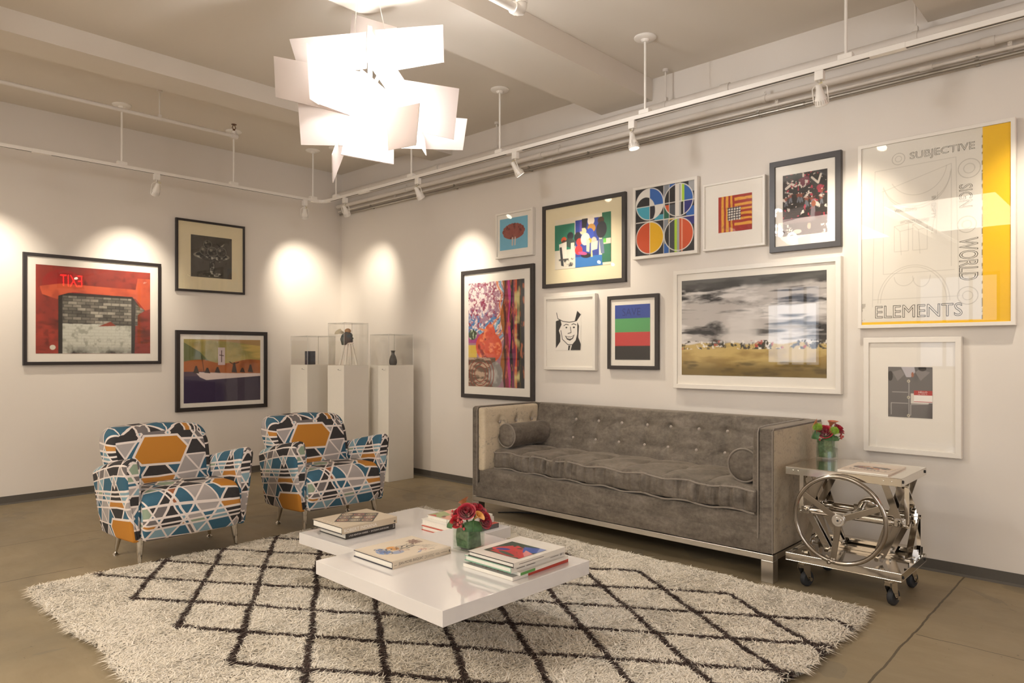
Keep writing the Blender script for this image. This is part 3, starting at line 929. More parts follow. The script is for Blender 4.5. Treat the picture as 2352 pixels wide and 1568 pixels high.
def p_night(A):
    w, h = A.w, A.h
    A.put(np.ones_like(A.U), '#26221f'); A.put((np.sin(A.V * 420) * 0.5 + 0.5) * (A.nz(5, 91) > 0.45) * (A.V < 0.7 * h), '#3b342f', 0.7)
    A.put(A.V > 0.72 * h, '#5a4a4c'); A.put((A.V > 0.72 * h) * A.nz(6, 92), '#7b686a', 0.7)
    A.put(A.rect(0, 0.72 * h, 0.65 * w, 0.8 * h), '#8a7476', 0.8)
    A.put(A.poly([(0.36 * w, 0.1 * h), (0.6 * w, 0.06 * h), (0.62 * w, 0.2 * h), (0.42 * w, 0.25 * h)]), '#6b2a38'); A.put(A.ell(0.84 * w, 0.28 * h, 0.075 * w, 0.05 * h), '#93303f')
    rs = np.random.RandomState(9)
    for k in range(9):
        u, v = rs.uniform(0.06, 0.92), 0.36 + rs.uniform(-0.05, 0.08)
        A.put(A.ell(u * w, (v + 0.03) * h, 0.03 * w, 0.035 * h, rs.uniform(-0.6, 0.6)), '#8a4a36')
        A.put(A.ell((u + 0.005) * w, (v - 0.012) * h, 0.013 * w, 0.012 * h), '#d9c9bb')
        A.put(A.line([(u * w, (v + 0.06) * h), ((u - 0.02) * w, (v + 0.13) * h)], 0.008) + A.line([((u + 0.015) * w, (v + 0.06) * h), ((u + 0.03) * w, (v + 0.12) * h)], 0.008), '#6d7076')
        A.put(A.line([((u - 0.05) * w, (v + 0.01) * h), ((u + 0.06) * w, v * h)], 0.005), '#8a4a36')
    A.put(A.line([(0.08 * w, 0.22 * h), (0.2 * w, 0.16 * h), (0.3 * w, 0.2 * h)], 0.016) + A.line([(0.66 * w, 0.1 * h), (0.8 * w, 0.2 * h), (0.86 * w, 0.07 * h)], 0.012), '#d8ccbd')
    A.put((A.nz(55, 94) > 0.6) & ((A.V > 0.8 * h) & ((A.U < 0.22 * w) | (A.U > 0.86 * w)) | (np.hypot(A.U - 0.5 * w, A.V - 0.66 * h) < 0.09 * w)), '#e8ddcf')
    A.put((A.nz(50, 95) > 0.7) & (A.V < 0.75 * h), '#b7384a'); A.put((A.nz(46, 96) > 0.68) & (A.V < 0.6 * h), '#d8cabb')
    A.put(A.poly([(0.66 * w, 0.45 * h), (0.72 * w, 0.45 * h), (0.75 * w, 0.78 * h), (0.62 * w, 0.78 * h)]), '#8d7f84', 0.8); A.put(A.ell(0.7 * w, 0.52 * h, 0.05 * w, 0.05 * h), '#a45f44')
    A.put(A.ell(0.33 * w, 0.94 * h, 0.1 * w, 0.035 * h), '#d8c9b5'); A.put(A.ell(0.6 * w, 0.87 * h, 0.04 * w, 0.05 * h), '#c7a48d'); A.put(A.rect(0.72 * w, 0.66 * h, 0.86 * w, 0.76 * h), '#55222d', 0.8)

def p_streaks(A):
    w, h = A.w, A.h
    A.put(np.ones_like(A.U), '#b9b2ac')
    n = A.nz(3.2, 101, 0.9, 2.6, 6)
    A.put(np.clip((n - 0.48) * 9, 0, 1), '#2a2829')
    A.put(np.clip((A.nz(5, 102, 0.7, 3.2, 6) - 0.52) * 9, 0, 1), '#dcd6d0', 0.95)
    A.put(np.clip((A.nz(4.5, 103, 0.5, 5, 5) - 0.6) * 10, 0, 1), '#1c1b1d', 0.9)
    A.put(np.clip((0.12 * h - A.V) * 40 + (A.nz(6, 104) - 0.5) * 2, 0, 1), '#4a4a48', 0.9)
    c = np.exp(-((A.U - 0.45 * w) / (0.16 * w)) ** 2 - ((A.V - 0.55 * h) / (0.25 * h)) ** 2)
    A.put(np.clip(c * 1.6 - 0.4 + (A.nz(12, 105) - 0.5), 0, 1), '#d6d0ca', 0.9)
    g = np.clip((A.V - (0.665 + 0.01 * np.sin(A.U * 30)) * h) * 120, 0, 1)
    A.put(g, '#c6ab68'); A.put(g * np.clip((A.nz(10, 106, 0.6, 2) - 0.45) * 4, 0, 1), '#9a7c3e', 0.8)
    A.put(g * np.clip((A.V - 0.82 * h) * 14, 0, 1), '#6a551f', 0.85); A.put(g * np.clip((A.nz(16, 107, 0.5, 2) - 0.5) * 5, 0, 1) * (A.V > 0.8 * h), '#4a3b14', 0.7)
    band = (A.V > 0.64 * h) & (A.V < 0.73 * h)
    A.put(band * np.clip((A.nz(34, 108) - 0.55) * 12, 0, 1), '#3d3a30'); A.put(band * np.clip((A.nz(38, 109) - 0.62) * 14, 0, 1), '#e8e2d8'); A.put(band * np.clip((A.nz(30, 110) - 0.7) * 14, 0, 1), '#b4453a')

def p_incised(A):
    w, h = A.w, A.h
    A.put(np.ones_like(A.U), '#f0bd0a')
    sh = A.rect(0, 0.0, 0.828 * w, 0.985 * h)
    A.put(sh, '#e4ddd0'); A.put(sh * np.clip((A.nz(3, 111) - 0.45) * 3, 0, 1), '#d8cfbf', 0.8)
    A.put(sh * (np.abs(A.U - 0.828 * w) < 0.003) * (A.nz(60, 112) > 0.45), '#4c463c')
    L = '#a39a8a'
    f = lambda pts, wd=0.0026, a=0.5: A.put(A.line([(x * w, y * h) for x, y in pts], wd), L, a)
    f([(0.08, 0.9), (0.1, 0.14), (0.66, 0.13), (0.68, 0.86), (0.08, 0.86)]); f([(0.15, 0.26), (0.63, 0.16), (0.63, 0.7)]); f([(0.16, 0.24), (0.16, 0.72), (0.65, 0.72)])
    arc = lambda cx, cy, rx, ry, a0, a1, wd=0.0028: f([(cx + rx * math.cos(a0 + (a1 - a0) * k / 24), cy + ry * math.sin(a0 + (a1 - a0) * k / 24)) for k in range(25)], wd)
    arc(0.39, 0.18, 0.24, 0.18, 0.05, PI - 0.3); arc(0.39, 0.19, 0.235, 0.185, 0.05, PI - 0.3); arc(0.4, 0.15, 0.2, 0.15, 0.1, PI - 0.5)
    arc(0.37, 0.88, 0.23, 0.19, PI, 2 * PI); arc(0.37, 0.88, 0.25, 0.2, PI, 2 * PI); arc(0.43, 0.74, 0.06, 0.06, 0, PI); arc(0.31, 0.74, 0.07, 0.05, 0.2, PI)
    for x in (0.24, 0.37):
        f([(x, 0.46), (x + 0.1, 0.45), (x + 0.1, 0.6), (x, 0.6), (x, 0.46)]); f([(x, 0.46), (x + 0.04, 0.49), (x + 0.14, 0.48)]); f([(x + 0.04, 0.49), (x + 0.05, 0.62)])
    f([(0.2, 0.35), (0.48, 0.34), (0.52, 0.42), (0.5, 0.52)]); f([(0.54, 0.3), (0.53, 0.52)])
    for u, v, r in ((0.27, 0.09, 0.045), (0.745, 0.2, 0.07), (0.73, 0.49, 0.06), (0.735, 0.86, 0.065)):
        A.put(A.ring(u * w, v * h, r * w, 0.0028), L, 0.8); A.put(A.ring(u * w, v * h, r * w * 0.5, 0.0025), L, 0.7)
    A.put(A.rect(0.0, 0.88 * h, 0.03 * w, 0.985 * h) * (A.nz(50, 113) > 0.6), '#8d8475', 0.6)

def p_stripes(A):
    w, h = A.w, A.h
    for k, c in enumerate(('#2e4a9c', '#5aa565', '#c8403f', '#2b2827')):
        A.put(A.rect(0, h * k / 4, w, h * (k + 1) / 4 + 0.001), c)

def p_smile(A):
    w, h = A.w, A.h
    k = '#2a2725'
    A.put(np.ones_like(A.U), '#efe8dd')
    A.put(A.poly([(0.02 * w, 0.26 * h), (0.2 * w, 0.22 * h), (0.25 * w, 0.35 * h), (0.14 * w, 0.5 * h), (0.2 * w, 0.62 * h), (0.2 * w, 0.78 * h), (0.02 * w, 0.95 * h)]), k)
    A.put(A.poly([(0.86 * w, 0.3 * h), (0.93 * w, 0.4 * h), (0.9 * w, 0.68 * h), (w, 0.85 * h), (0.98 * w, h), (0.6 * w, h), (0.66 * w, 0.86 * h), (0.8 * w, 0.75 * h), (0.86 * w, 0.6 * h)]), k)
    A.put(A.poly([(0.86 * w, 0.02 * h), (w, 0.12 * h), (0.84 * w, 0.28 * h), (0.76 * w, 0.28 * h)]), k)
    f = lambda pts, wd=0.006: A.put(A.line([(x * w, y * h) for x, y in pts], wd), k)
    f([(0.05, 0.05), (0.1, 0.2), (0.3, 0.27), (0.55, 0.3), (0.78, 0.28)]); f([(0.34, 0.38), (0.42, 0.345), (0.52, 0.365)], 0.006); f([(0.65, 0.36), (0.72, 0.34), (0.82, 0.37)], 0.006)
    A.put(A.ell(0.44 * w, 0.43 * h, 0.035 * w, 0.02 * h), k); A.put(A.ell(0.73 * w, 0.43 * h, 0.04 * w, 0.022 * h), k); f([(0.6, 0.42), (0.62, 0.56), (0.5, 0.58)], 0.006); f([(0.22, 0.5), (0.28, 0.72), (0.5, 0.86), (0.66, 0.86)])
    A.put(A.poly([(0.38 * w, 0.63 * h), (0.5 * w, 0.66 * h), (0.62 * w, 0.66 * h), (0.76 * w, 0.61 * h), (0.70 * w, 0.71 * h), (0.58 * w, 0.76 * h), (0.46 * w, 0.73 * h)]), k); A.put(A.poly([(0.43 * w, 0.652 * h), (0.5 * w, 0.672 * h), (0.62 * w, 0.672 * h), (0.72 * w, 0.638 * h), (0.66 * w, 0.70 * h), (0.57 * w, 0.715 * h), (0.48 * w, 0.70 * h)]), '#efe8dd')
    f([(0.14, 0.45), (0.1, 0.52), (0.16, 0.6)]); A.put(A.poly([(0.52 * w, 0.88 * h), (0.6 * w, 0.88 * h), (0.56 * w, h), (0.5 * w, h)]), k)

def p_jacket(A):
    w, h = A.w, A.h
    A.put(np.ones_like(A.U), '#6c6866'); A.put(np.clip((A.nz(6, 121, 2, 0.6) - 0.45) * 5, 0, 1), '#4a4747', 0.8)
    A.put(A.poly([(0.3 * w, 0), (0.42 * w, 0.2 * h), (0.52 * w, 0.2 * h), (0.62 * w, 0.1 * h), (0.6 * w, 0)]), '#b9b4b8')
    A.put(A.poly([(0.1 * w, 0.1 * h), (0.3 * w, 0.05 * h), (0.38 * w, 0.15 * h), (0.22 * w, 0.28 * h)]), '#85807d')
    A.put(A.poly([(0.62 * w, 0.1 * h), (0.72 * w, 0.04 * h), (0.95 * w, 0.1 * h), (0.74 * w, 0.27 * h)]), '#85807d')
    A.put(A.ell(0.05 * w, 0.18 * h, 0.06 * w, 0.1 * h), '#2c2827'); A.put(A.ell(0.78 * w, 0.03 * h, 0.09 * w, 0.05 * h), '#2c2827'); A.put(A.ell(0.56 * w, 0.15 * h, 0.03 * w, 0.05 * h), '#a4664c')
    for k in ([(0.48, 0.25), (0.48, 1.0)], [(0.1, 0.5), (0.45, 0.5)], [(0.07, 0.95), (0.07, 0.72), (0.45, 0.72)], [(0.52, 0.95), (0.52, 0.74), (0.9, 0.72)]):
        A.put(A.line([(x * w, y * h) for x, y in k], 0.003), '#c9c4bc', 0.8)
    A.put(A.rect(0.52 * w, 0.52 * h, 0.92 * w, 0.72 * h), '#d9d2c6')
    for v in (0.28, 0.6, 0.96):
        A.put(A.ring(0.47 * w, v * h, 0.006, 0.003), '#d9cfb0')

G_ = 'framed art on the walls'
picture('L', -2.910, -1.878, 1.076, 1.964, 'black framed photo of a bricked-up doorway in a red wall', BLACK_WOOD, 0.026, 0.03, (-2.824, -1.969, 1.168, 1.876), MAT_BOARD, 0.003, p_red_doorway, 'photograph')
picture('L', -1.752, -1.103, 1.737, 2.397, 'black framed dark grey print of fruit piled in a footed bowl', BLACK_WOOD, 0.02, 0.03, (-1.617, -1.232, 1.876, 2.262), MAT_CREAM, 0.003, p_fruit)
picture('L', -1.752, -0.871, 0.636, 1.380, 'black framed green and orange landscape over a dark purple ground', BLACK_WOOD, 0.036, 0.03, (-1.681, -0.943, 0.712, 1.300), MAT_BOARD, 0.003, p_land)
picture('R', 2.378, 2.803, 1.970, 2.356, 'small white framed picture of a red-brown fan shape on light blue', WHITE_WOOD, 0.018, 0.035, (2.424, 2.740, 2.038, 2.301), MAT_BOARD, 0.003, p_fan)
picture('R', 2.899, 3.691, 1.689, 2.345, 'dark framed collage of green, blue and black shapes on cream paper', CHARCOAL_WOOD, 0.03, 0.03, (3.024, 3.561, 1.829, 2.220), MAT_CREAM, 0.003, p_collage)
picture('R', 1.942, 2.803, 0.777, 1.901, 'tall dark framed collage of orange flowers and coloured vertical stripes', CHARCOAL_WOOD, 0.034, 0.03, (2.031, 2.700, 0.880, 1.785), MAT_BOARD, 0.003, p_stripes_collage)
picture('R', 3.762, 4.271, 1.839, 2.356, 'white framed geometric print of four quartered circles', WHITE_WOOD, 0.022, 0.04, (3.770, 4.254, 1.863, 2.348), MAT_BOARD, 0.0025, p_circles)
picture('R', 4.308, 4.731, 1.846, 2.287, 'white framed red and yellow striped square around a black checked block', WHITE_WOOD, 0.014, 0.035, (4.416, 4.644, 1.956, 2.189), MAT_BOARD, 0.0022, p_flag)
picture('R', 4.758, 5.182, 1.792, 2.352, 'dark framed black print crowded with small red and white figures', CHARCOAL_WOOD, 0.034, 0.03, (4.838, 5.102, 1.885, 2.259), MAT_BOARD, 0.002, p_night)
picture('R', 4.092, 5.185, 0.932, 1.734, 'wide white framed black and white photo above yellow ground', WHITE_WOOD, 0.03, 0.045, (4.153, 5.103, 1.024, 1.660), MAT_BOARD, 0.0025, p_streaks, 'photograph')
bt, bi = picture('R', 5.276, 6.013, 1.310, 2.348, 'largest white framed sheet of faint incised lines with yellow strip', WHITE_WOOD, 0.02, 0.045, (5.284, 5.997, 1.322, 2.336), MAT_BOARD, 0.0022, p_incised)
ht, hi = picture('R', 5.305, 5.781, 0.619, 1.257, 'white framed picture of grey jackets with a red name sticker', WHITE_WOOD, 0.028, 0.04, (5.431, 5.647, 0.819, 1.095), MAT_BOARD, 0.002, p_jacket, 'photograph')
picture('R', 2.926, 3.430, 1.040, 1.620, 'white framed black line drawing of a smiling face in a hat', WHITE_WOOD, 0.024, 0.04, (3.038, 3.290, 1.193, 1.503), MAT_BOARD, 0.0022, p_smile, 'drawing')
st, si = picture('R', 3.533, 3.963, 1.054, 1.590, 'dark framed print of four blue, green, red and black bands', CHARCOAL_WOOD, 0.026, 0.03, (3.597, 3.895, 1.123, 1.521), MAT_BOARD, 0.003, p_stripes)
INK_FAINT = M('ink_faint', '#b9af9f', 0.7)
INK_NAVY = M('ink_navy', '#223478', 0.7)
text('SAVE', INK_NAVY, st, (si[0] + 0.065, si[1], si[2] + si[4] * 0.80), (1, 0, 0), (0, 0, 1), 0.155, 0.055)
w_, h_ = bi[3], bi[4]
def inc(body, u, v, wd, ht_, ex=(1, 0, 0), ey=(0, 0, 1)):
    text(body, INK_FAINT, bt, (bi[0] + u * w_, bi[1], bi[2] + (1 - v) * h_), ex, ey, wd, ht_, outline=0.012)
THIN = bi
inc('SUBJECTIVE', 0.35, 0.115, 0.30, 0.05)
inc('ELEMENTS', 0.10, 0.965, 0.42, 0.07)
inc('SIGN', 0.68, 0.28, 0.12, 0.06, (0, 0, -1), (1, 0, 0))
inc('WORLD', 0.68, 0.56, 0.22, 0.085, (0, 0, -1), (1, 0, 0))
inc('WALKING', 0.24, 0.385, 0.11, 0.02)
inc('IN EMPTY', 0.50, 0.32, 0.12, 0.02, (0, 0, -1), (1, 0, 0))
inc('WORLD FRAME', 0.28, 0.45, 0.14, 0.018)
# red name sticker
sx, sz = hi[0] + 0.128, hi[2] + 0.083
MB().box((sx, hi[1] - 0.0008, sz), (sx + 0.088, hi[1], sz + 0.066)).build('sticker', INK_WHITE, ht, world=False, smooth=0)
mb = MB(); mb.box((sx, hi[1] - 0.0016, sz + 0.041), (sx + 0.088, hi[1] - 0.0009, sz + 0.066)); mb.box((sx, hi[1] - 0.0016, sz + 0.004), (sx + 0.088, hi[1] - 0.0009, sz + 0.007))
mb.build('sticker_band', INK_RED, ht, world=False, smooth=0)
text('HELLO', INK_WHITE, ht, (sx + 0.022, hi[1] - 0.002, sz + 0.053), (1, 0, 0), (0, 0, 1), 0.042, 0.009)
text('my name is', INK_WHITE, ht, (sx + 0.02, hi[1] - 0.002, sz + 0.0435), (1, 0, 0), (0, 0, 1), 0.044, 0.006)

# ------------------------------------------------------------------ pendant lamp
def translucent_panel():
    t = NT('lamp_panel_white')
    t.t.nodes.remove(t.b)
    c = t.mix(t.math('MULTIPLY', t.noise(t.coord(), 5, 2), 0.2), '#ddd3cc', '#d8ccc4')
    d = t.n('ShaderNodeBsdfDiffuse'); t.l(c, d.inputs[0])
    tr = t.n('ShaderNodeBsdfTranslucent'); t.l(c, tr.inputs[0])
    g = t.n('ShaderNodeBsdfGlossy'); g.inputs['Roughness'].default_value = 0.35
    m1 = t.n('ShaderNodeMixShader'); m1.inputs[0].default_value = 0.48
    t.l(d.outputs[0], m1.inputs[1]); t.l(tr.outputs[0], m1.inputs[2])
    m2 = t.n('ShaderNodeMixShader'); m2.inputs[0].default_value = 0.04
    t.l(m1.outputs[0], m2.inputs[1]); t.l(g.outputs[0], m2.inputs[2])
    t.l(m2.outputs[0], t.out.inputs[0])
    return t.m
PANEL = translucent_panel()
BULB = mat_emit('lit_bulb', '#fff4e4', 11)
LC = (3.780, -2.320, 2.389)
lamp = thing('pendant_lamp', 'large lit white pendant lamp of overlapping flat panels', 'lamp', LC)
PANELS = [
 [(-0.359,0.143,0.572),(-0.065,0.213,0.430),(-0.069,0.209,0.340),(-0.369,0.137,0.458)],
 [(-0.464,-0.160,0.371),(-0.054,0.018,0.338),(-0.071,0.030,0.170),(-0.419,-0.119,0.173)],
 [(-0.105,0.107,0.394),(0.293,0.206,0.327),(0.311,0.195,0.143),(-0.038,0.106,0.165)],
 [(0.282,-0.216,0.190),(0.118,0.110,0.089),(0.095,0.061,-0.006),(0.213,-0.174,0.068)],
 [(-0.522,-0.214,0.285),(-0.110,-0.008,0.152),(-0.093,-0.020,-0.072),(-0.493,-0.219,0.069)],
 [(0.004,-0.339,0.151),(-0.232,-0.122,0.218),(-0.241,-0.130,-0.006),(-0.095,-0.264,-0.051)],
 [(-0.276,-0.109,0.210),(-0.064,-0.006,0.140),(-0.064,-0.047,-0.086),(-0.240,-0.128,-0.004)],
 [(-0.404,-0.146,0.038),(-0.055,-0.039,-0.089),(-0.055,-0.080,-0.235),(-0.320,-0.178,-0.198)],
 [(-0.124,0.034,0.186),(0.025,0.118,0.033),(0.269,-0.065,-0.379),(0.174,-0.276,-0.361)],
 [(0.242,-0.088,-0.137),(0.385,-0.010,-0.120),(0.388,-0.035,-0.311),(0.273,-0.098,-0.325)],
 [(0.113,0.037,0.077),(0.237,0.359,0.083),(0.218,0.341,-0.168),(0.113,0.065,-0.146)],
 [(-0.103,0.246,0.011),(0.143,0.503,-0.009),(0.155,0.460,-0.183),(-0.074,0.216,-0.179)],
 [(0.041,-0.235,-0.327),(-0.227,-0.006,-0.097),(-0.222,-0.002,-0.231),(0.060,-0.243,-0.458)],
 [(-0.026,0.249,0.012),(0.228,0.145,-0.207),(0.235,0.151,-0.288),(-0.024,0.259,-0.073)],
]
for q in PANELS:
    MB().slab(q, 0.004).build('panel', PANEL, lamp, world=False, smooth=0)
# bulbs, their holders, central stem
st_ = MB(); st_.cyl((0, 0, -0.2), (0, 0, 0.34), 0.010, n=10); st_.cyl((0, 0, 0.0), (0, 0, 0.05), 0.05, n=16)
st_.build('stem', TRACK_WHITE, lamp, world=False)
for bx_, by_, bz_ in ((0.09, 0.0, 0.11), (-0.04, -0.085, 0.12), (0.20, -0.06, -0.12), (0.06, -0.10, -0.06), (0.12, 0.10, -0.06)):
    b = MB(); b.sphere((bx_, by_, bz_), 0.024, 14); b.build('bulb', BULB, lamp, world=False)
    l = bpy.data.lights.new('bulb_light', 'POINT'); l.energy = LAMP_W / 5; l.color = (0.98, 0.985, 1.0); l.shadow_soft_size = 0.04
    lo = bpy.data.objects.new('bulb_light', l); COL.objects.link(lo); lo.parent = lamp; lo.location = (bx_, by_, bz_)
    MB().cyl((0, 0, 0.02), (bx_ * 0.7, by_ * 0.7, 0.02 + (bz_ - 0.02) * 0.7), 0.008, n=8).build('bulb_arm', TRACK_WHITE, lamp, world=False)
for x0, y0, z0, x1, y1 in ((-0.09, -0.02, 0.33, -0.06, -0.03), (-0.075, -0.035, 0.33, -0.07, -0.02), (0.03, 0.07, 0.33, -0.01, 0.035), (0.035, 0.06, 0.33, 0.0, 0.03)):
    MB().tube([(x0, y0, z0), (x1, y1, 0.557)], 0.0013, 6).build('suspension_wire', SATIN, lamp, world=False)
MB().lathe([(0.0, 0), (0.10, 0), (0.10, 0.02), (0.0, 0.021)], (-0.03, 0.0, 0.546), n=32).build('ceiling_rose', TRACK_WHITE, lamp, world=False)

# ------------------------------------------------------------------ lighting track
track = thing('lighting_track', 'white lighting track hung on rods along both walls', 'track', (0.6, -0.6, 2.62))
TZ = 2.62
mb = MB()
mb.box((0.583, -4.6, TZ), (0.617, -0.72, TZ + 0.02)); mb.box((0.583, -4.6, TZ - 0.004), (0.589, -0.72, TZ)); mb.box((0.611, -4.6, TZ - 0.004), (0.617, -0.72, TZ))
mb.build('rail', TRACK_WHITE, track, smooth=0)
mb = MB()
mb.box((0.72, -0.617, TZ), (8.2, -0.583, TZ + 0.02)); mb.box((0.72, -0.617, TZ - 0.004), (8.2, -0.611, TZ)); mb.box((0.72, -0.589, TZ - 0.004), (8.2, -0.583, TZ))
mb.build('rail', TRACK_WHITE, track, smooth=0)
SLOT = M('track_slot_dark', '#5a5248', 0.6)
MB().box((0.59, -4.6, TZ - 0.002), (0.61, -0.72, TZ - 0.0005)).build('slot', SLOT, track, smooth=0)
MB().box((0.72, -0.61, TZ - 0.002), (8.2, -0.59, TZ - 0.0005)).build('slot', SLOT, track, smooth=0)
crv = [(0.6, -0.73), (0.6, -0.69), (0.605, -0.65), (0.622, -0.622), (0.65, -0.605), (0.69, -0.6), (0.73, -0.6)]
mb = MB()
for (xa, ya), (xb, yb) in zip(crv[:-1], crv[1:]):
    mb.bar((xa, ya, TZ + 0.009), (xb, yb, TZ + 0.009), 0.036, 0.024)
mb.build('corner_connector', TRACK_WHITE, track, smooth=0)
for k, (a, b, c) in enumerate(((1.2, 1.36, 'x'), (3.05, 3.2, 'x'), (5.5, 5.66, 'x'))):
    MB().box((a, -0.619, TZ - 0.006), (b, -0.581, TZ + 0.0215)).build('straight_connector', TRACK_WHITE, track, smooth=0, bevel=0.002)
MB().box((0.581, -2.98, TZ - 0.006), (0.619, -2.86, TZ + 0.0215)).build('straight_connector', TRACK_WHITE, track, smooth=0, bevel=0.002)
for x, y, horiz in ((0.6, -3.6, 0), (0.6, -2.385, 0), (0.6, -1.487, 0), (0.6, -0.708, 0), (0.827, -0.6, 1), (1.952, -0.6, 1), (2.979, -0.6, 1), (4.221, -0.6, 1), (5.389, -0.6, 1), (6.5, -0.6, 1)):
    top = H
    for a, b, zz in ((1.507, 1.797, 2.98), (3.462, 3.902, 2.957), (5.62, 6.06, 2.958)):
        if a < x < b: top = zz
    r = MB().cyl((x, y, TZ + 0.04), (x, y, top - 0.002), 0.0075, n=10).build('hanger_rod', TRACK_WHITE, track)
    MB().lathe([(0.0, -0.03), (0.02, -0.03), (0.028, -0.016), (0.062, -0.012), (0.068, -0.006), (0.068, -0.0005), (0.0, -0.0004)], (x, y, top), n=28).build('canopy', TRACK_WHITE, r)
    cl = MB()
    if horiz: cl.box((x - 0.035, y - 0.02, TZ + 0.018), (x + 0.035, y + 0.02, TZ + 0.045))
    else: cl.box((x - 0.02, y - 0.035, TZ + 0.018), (x + 0.02, y + 0.035, TZ + 0.045))
    c_ = cl.build('clip', TRACK_WHITE, r, bevel=0.002)
    sc_ = MB()
    for s in (-0.022, 0.022):
        if horiz: sc_.cyl((x + s, y - 0.024, TZ + 0.033), (x + s, y - 0.018, TZ + 0.033), 0.006, n=10)
        else: sc_.cyl((x + 0.018, y + s, TZ + 0.033), (x + 0.024, y + s, TZ + 0.033), 0.006, n=10)
for o in kids(track):
    pass

SPOT_LENS = mat_emit('lit_spot_lens', '#fff0d8', 14)
def spot(x, y, horiz, aim, label, power=1.0, size=72, roll=0.0):
    t = thing('track_spotlight', label, 'spotlight', (x, y, TZ), 0 if horiz else PI / 2, 'spotlights on the track')
    # adapter
    mb = MB(); mb.box((-0.022, -0.017, -0.052), (0.022, 0.017, -0.004)); mb.box((-0.014, -0.012, -0.004), (0.014, 0.012, 0.0))
    mb.build('adapter', TRACK_WHITE, t, world=False, bevel=0.002)
    piv = Vector((0, 0, -0.115))
    ax, ay, az = aim
    R = Matrix.Rotation(-t.rotation_euler[2], 3, 'Z')
    d = (R @ (Vector(aim) - Vector((x, y, TZ + piv.z)))).normalized()
    side = d.cross(Vector((0, 0, 1))).normalized()
    MB().cyl((0, 0, -0.052), (0, 0, -0.066), 0.009, n=12).build('swivel', SATIN, t, world=False)
    yk = MB()
    for s in (-1, 1):
        pts = [Vector((0, 0, -0.064)) + side * (s * 0.036 * math.sin(min(1, k / 5) * PI / 2)) + Vector((0, 0, -0.006 * k)) for k in range(6)]
        pts += [piv + side * (s * 0.036) + d * 0.03, piv + side * (s * 0.034) + d * 0.055]
        yk.tube(pts, 0.003, 7)
    yk.build('yoke', TRACK_WHITE, t, world=False)
    bd = MB()
    bd.lathe([(0.0, -0.045), (0.013, -0.045), (0.016, -0.02), (0.02, 0.0), (0.029, 0.03), (0.033, 0.045), (0.034, 0.06), (0.031, 0.064), (0.029, 0.056), (0.0, 0.054)], piv, d, 26)
    b = bd.build('lamp_body', TRACK_WHITE, t, world=False, smooth=35)
    rg = MB()
    for k in range(18):
        th = 2 * PI * k / 18
        u = side * math.cos(th) + d.cross(side) * math.sin(th)
        rg.bar(piv + d * 0.032 + u * 0.0305, piv + d * 0.052 + u * 0.0345, 0.002, 0.004, tuple(u))
    rg.build('heat_fins', SATIN, t, world=False, smooth=0)
    MB().lathe([(0.0, 0.0575), (0.0285, 0.0575), (0.0285, 0.0595), (0.0, 0.06)], piv, d, 24).build('lens', SPOT_LENS, t, world=False)
    MB().tube([(0.004, 0, -0.06), piv + side * 0.02 - d * 0.05, piv - d * 0.043], 0.0025, 6).build('flex', M('flex_cream', '#c9bd8f', 0.5), t, world=False)
    l = bpy.data.lights.new('spot_beam', 'SPOT'); l.energy = SPOT_W * power; l.color = (1.0, 0.90, 0.75); l.spot_size = math.radians(size); l.spot_blend = 1.0; l.shadow_soft_size = 0.03
    lo = bpy.data.objects.new('spot_beam', l); COL.objects.link(lo); lo.parent = t
    lo.location = piv + d * 0.066
    lo.rotation_euler = d.to_track_quat('-Z', 'Y').to_euler()
    return t
spot(0.6, -3.25, 0, (0, -3.1, 1.72), 'track spotlight on the left wall track, out past the doorway photo', 1.0)
spot(0.6, -2.127, 0, (0, -2.15, 1.75), 'track spotlight hanging over the red doorway photo', 1.0)
spot(0.6, -0.796, 0, (0, -0.45, 1.85), 'track spotlight on the left wall track nearest the corner', 1.0)
spot(0.979, -0.6, 1, (0.62, 0, 1.8), 'track spotlight on the right wall track nearest the corner', 0.75)
spot(2.037, -0.6, 1, (2.02, 0, 1.75), 'track spotlight over the tall flower collage, second from the corner on the right wall', 1.0)
spot(3.136, -0.6, 1, (3.5, 0, 1.55), 'track spotlight over the green and blue collage', 1.0)
spot(4.13, -0.6, 1, (4.35, -0.55, 1.2), 'glowing track spotlight tilted down over the quartered circles print', 0.75)
spot(5.262, -0.6, 1, (5.22, 0, 1.7), 'track spotlight over the gap beside the largest white frame', 0.75)
spot(6.25, -0.6, 1, (6.12, 0, 1.7), 'track spotlight at the right end, past the yellow strip picture', 0.7)

spot(0.6, -4.0, 0, (1.15, -0.5, 0.75), 'track spotlight far along the left wall track, turned to the pedestals', 0.9, 34)
spot(0.6, -4.35, 0, (0.9, -0.8, 0.7), 'track spotlight farthest along the left wall track', 0.9, 34)
spot(7.3, -0.6, 1, (5.2, -0.5, 0.45), 'added unseen track spotlight farthest along the right wall track, lighting the sofa arm', 0.35, 26)  # extra head added out of view to brighten the sofa side

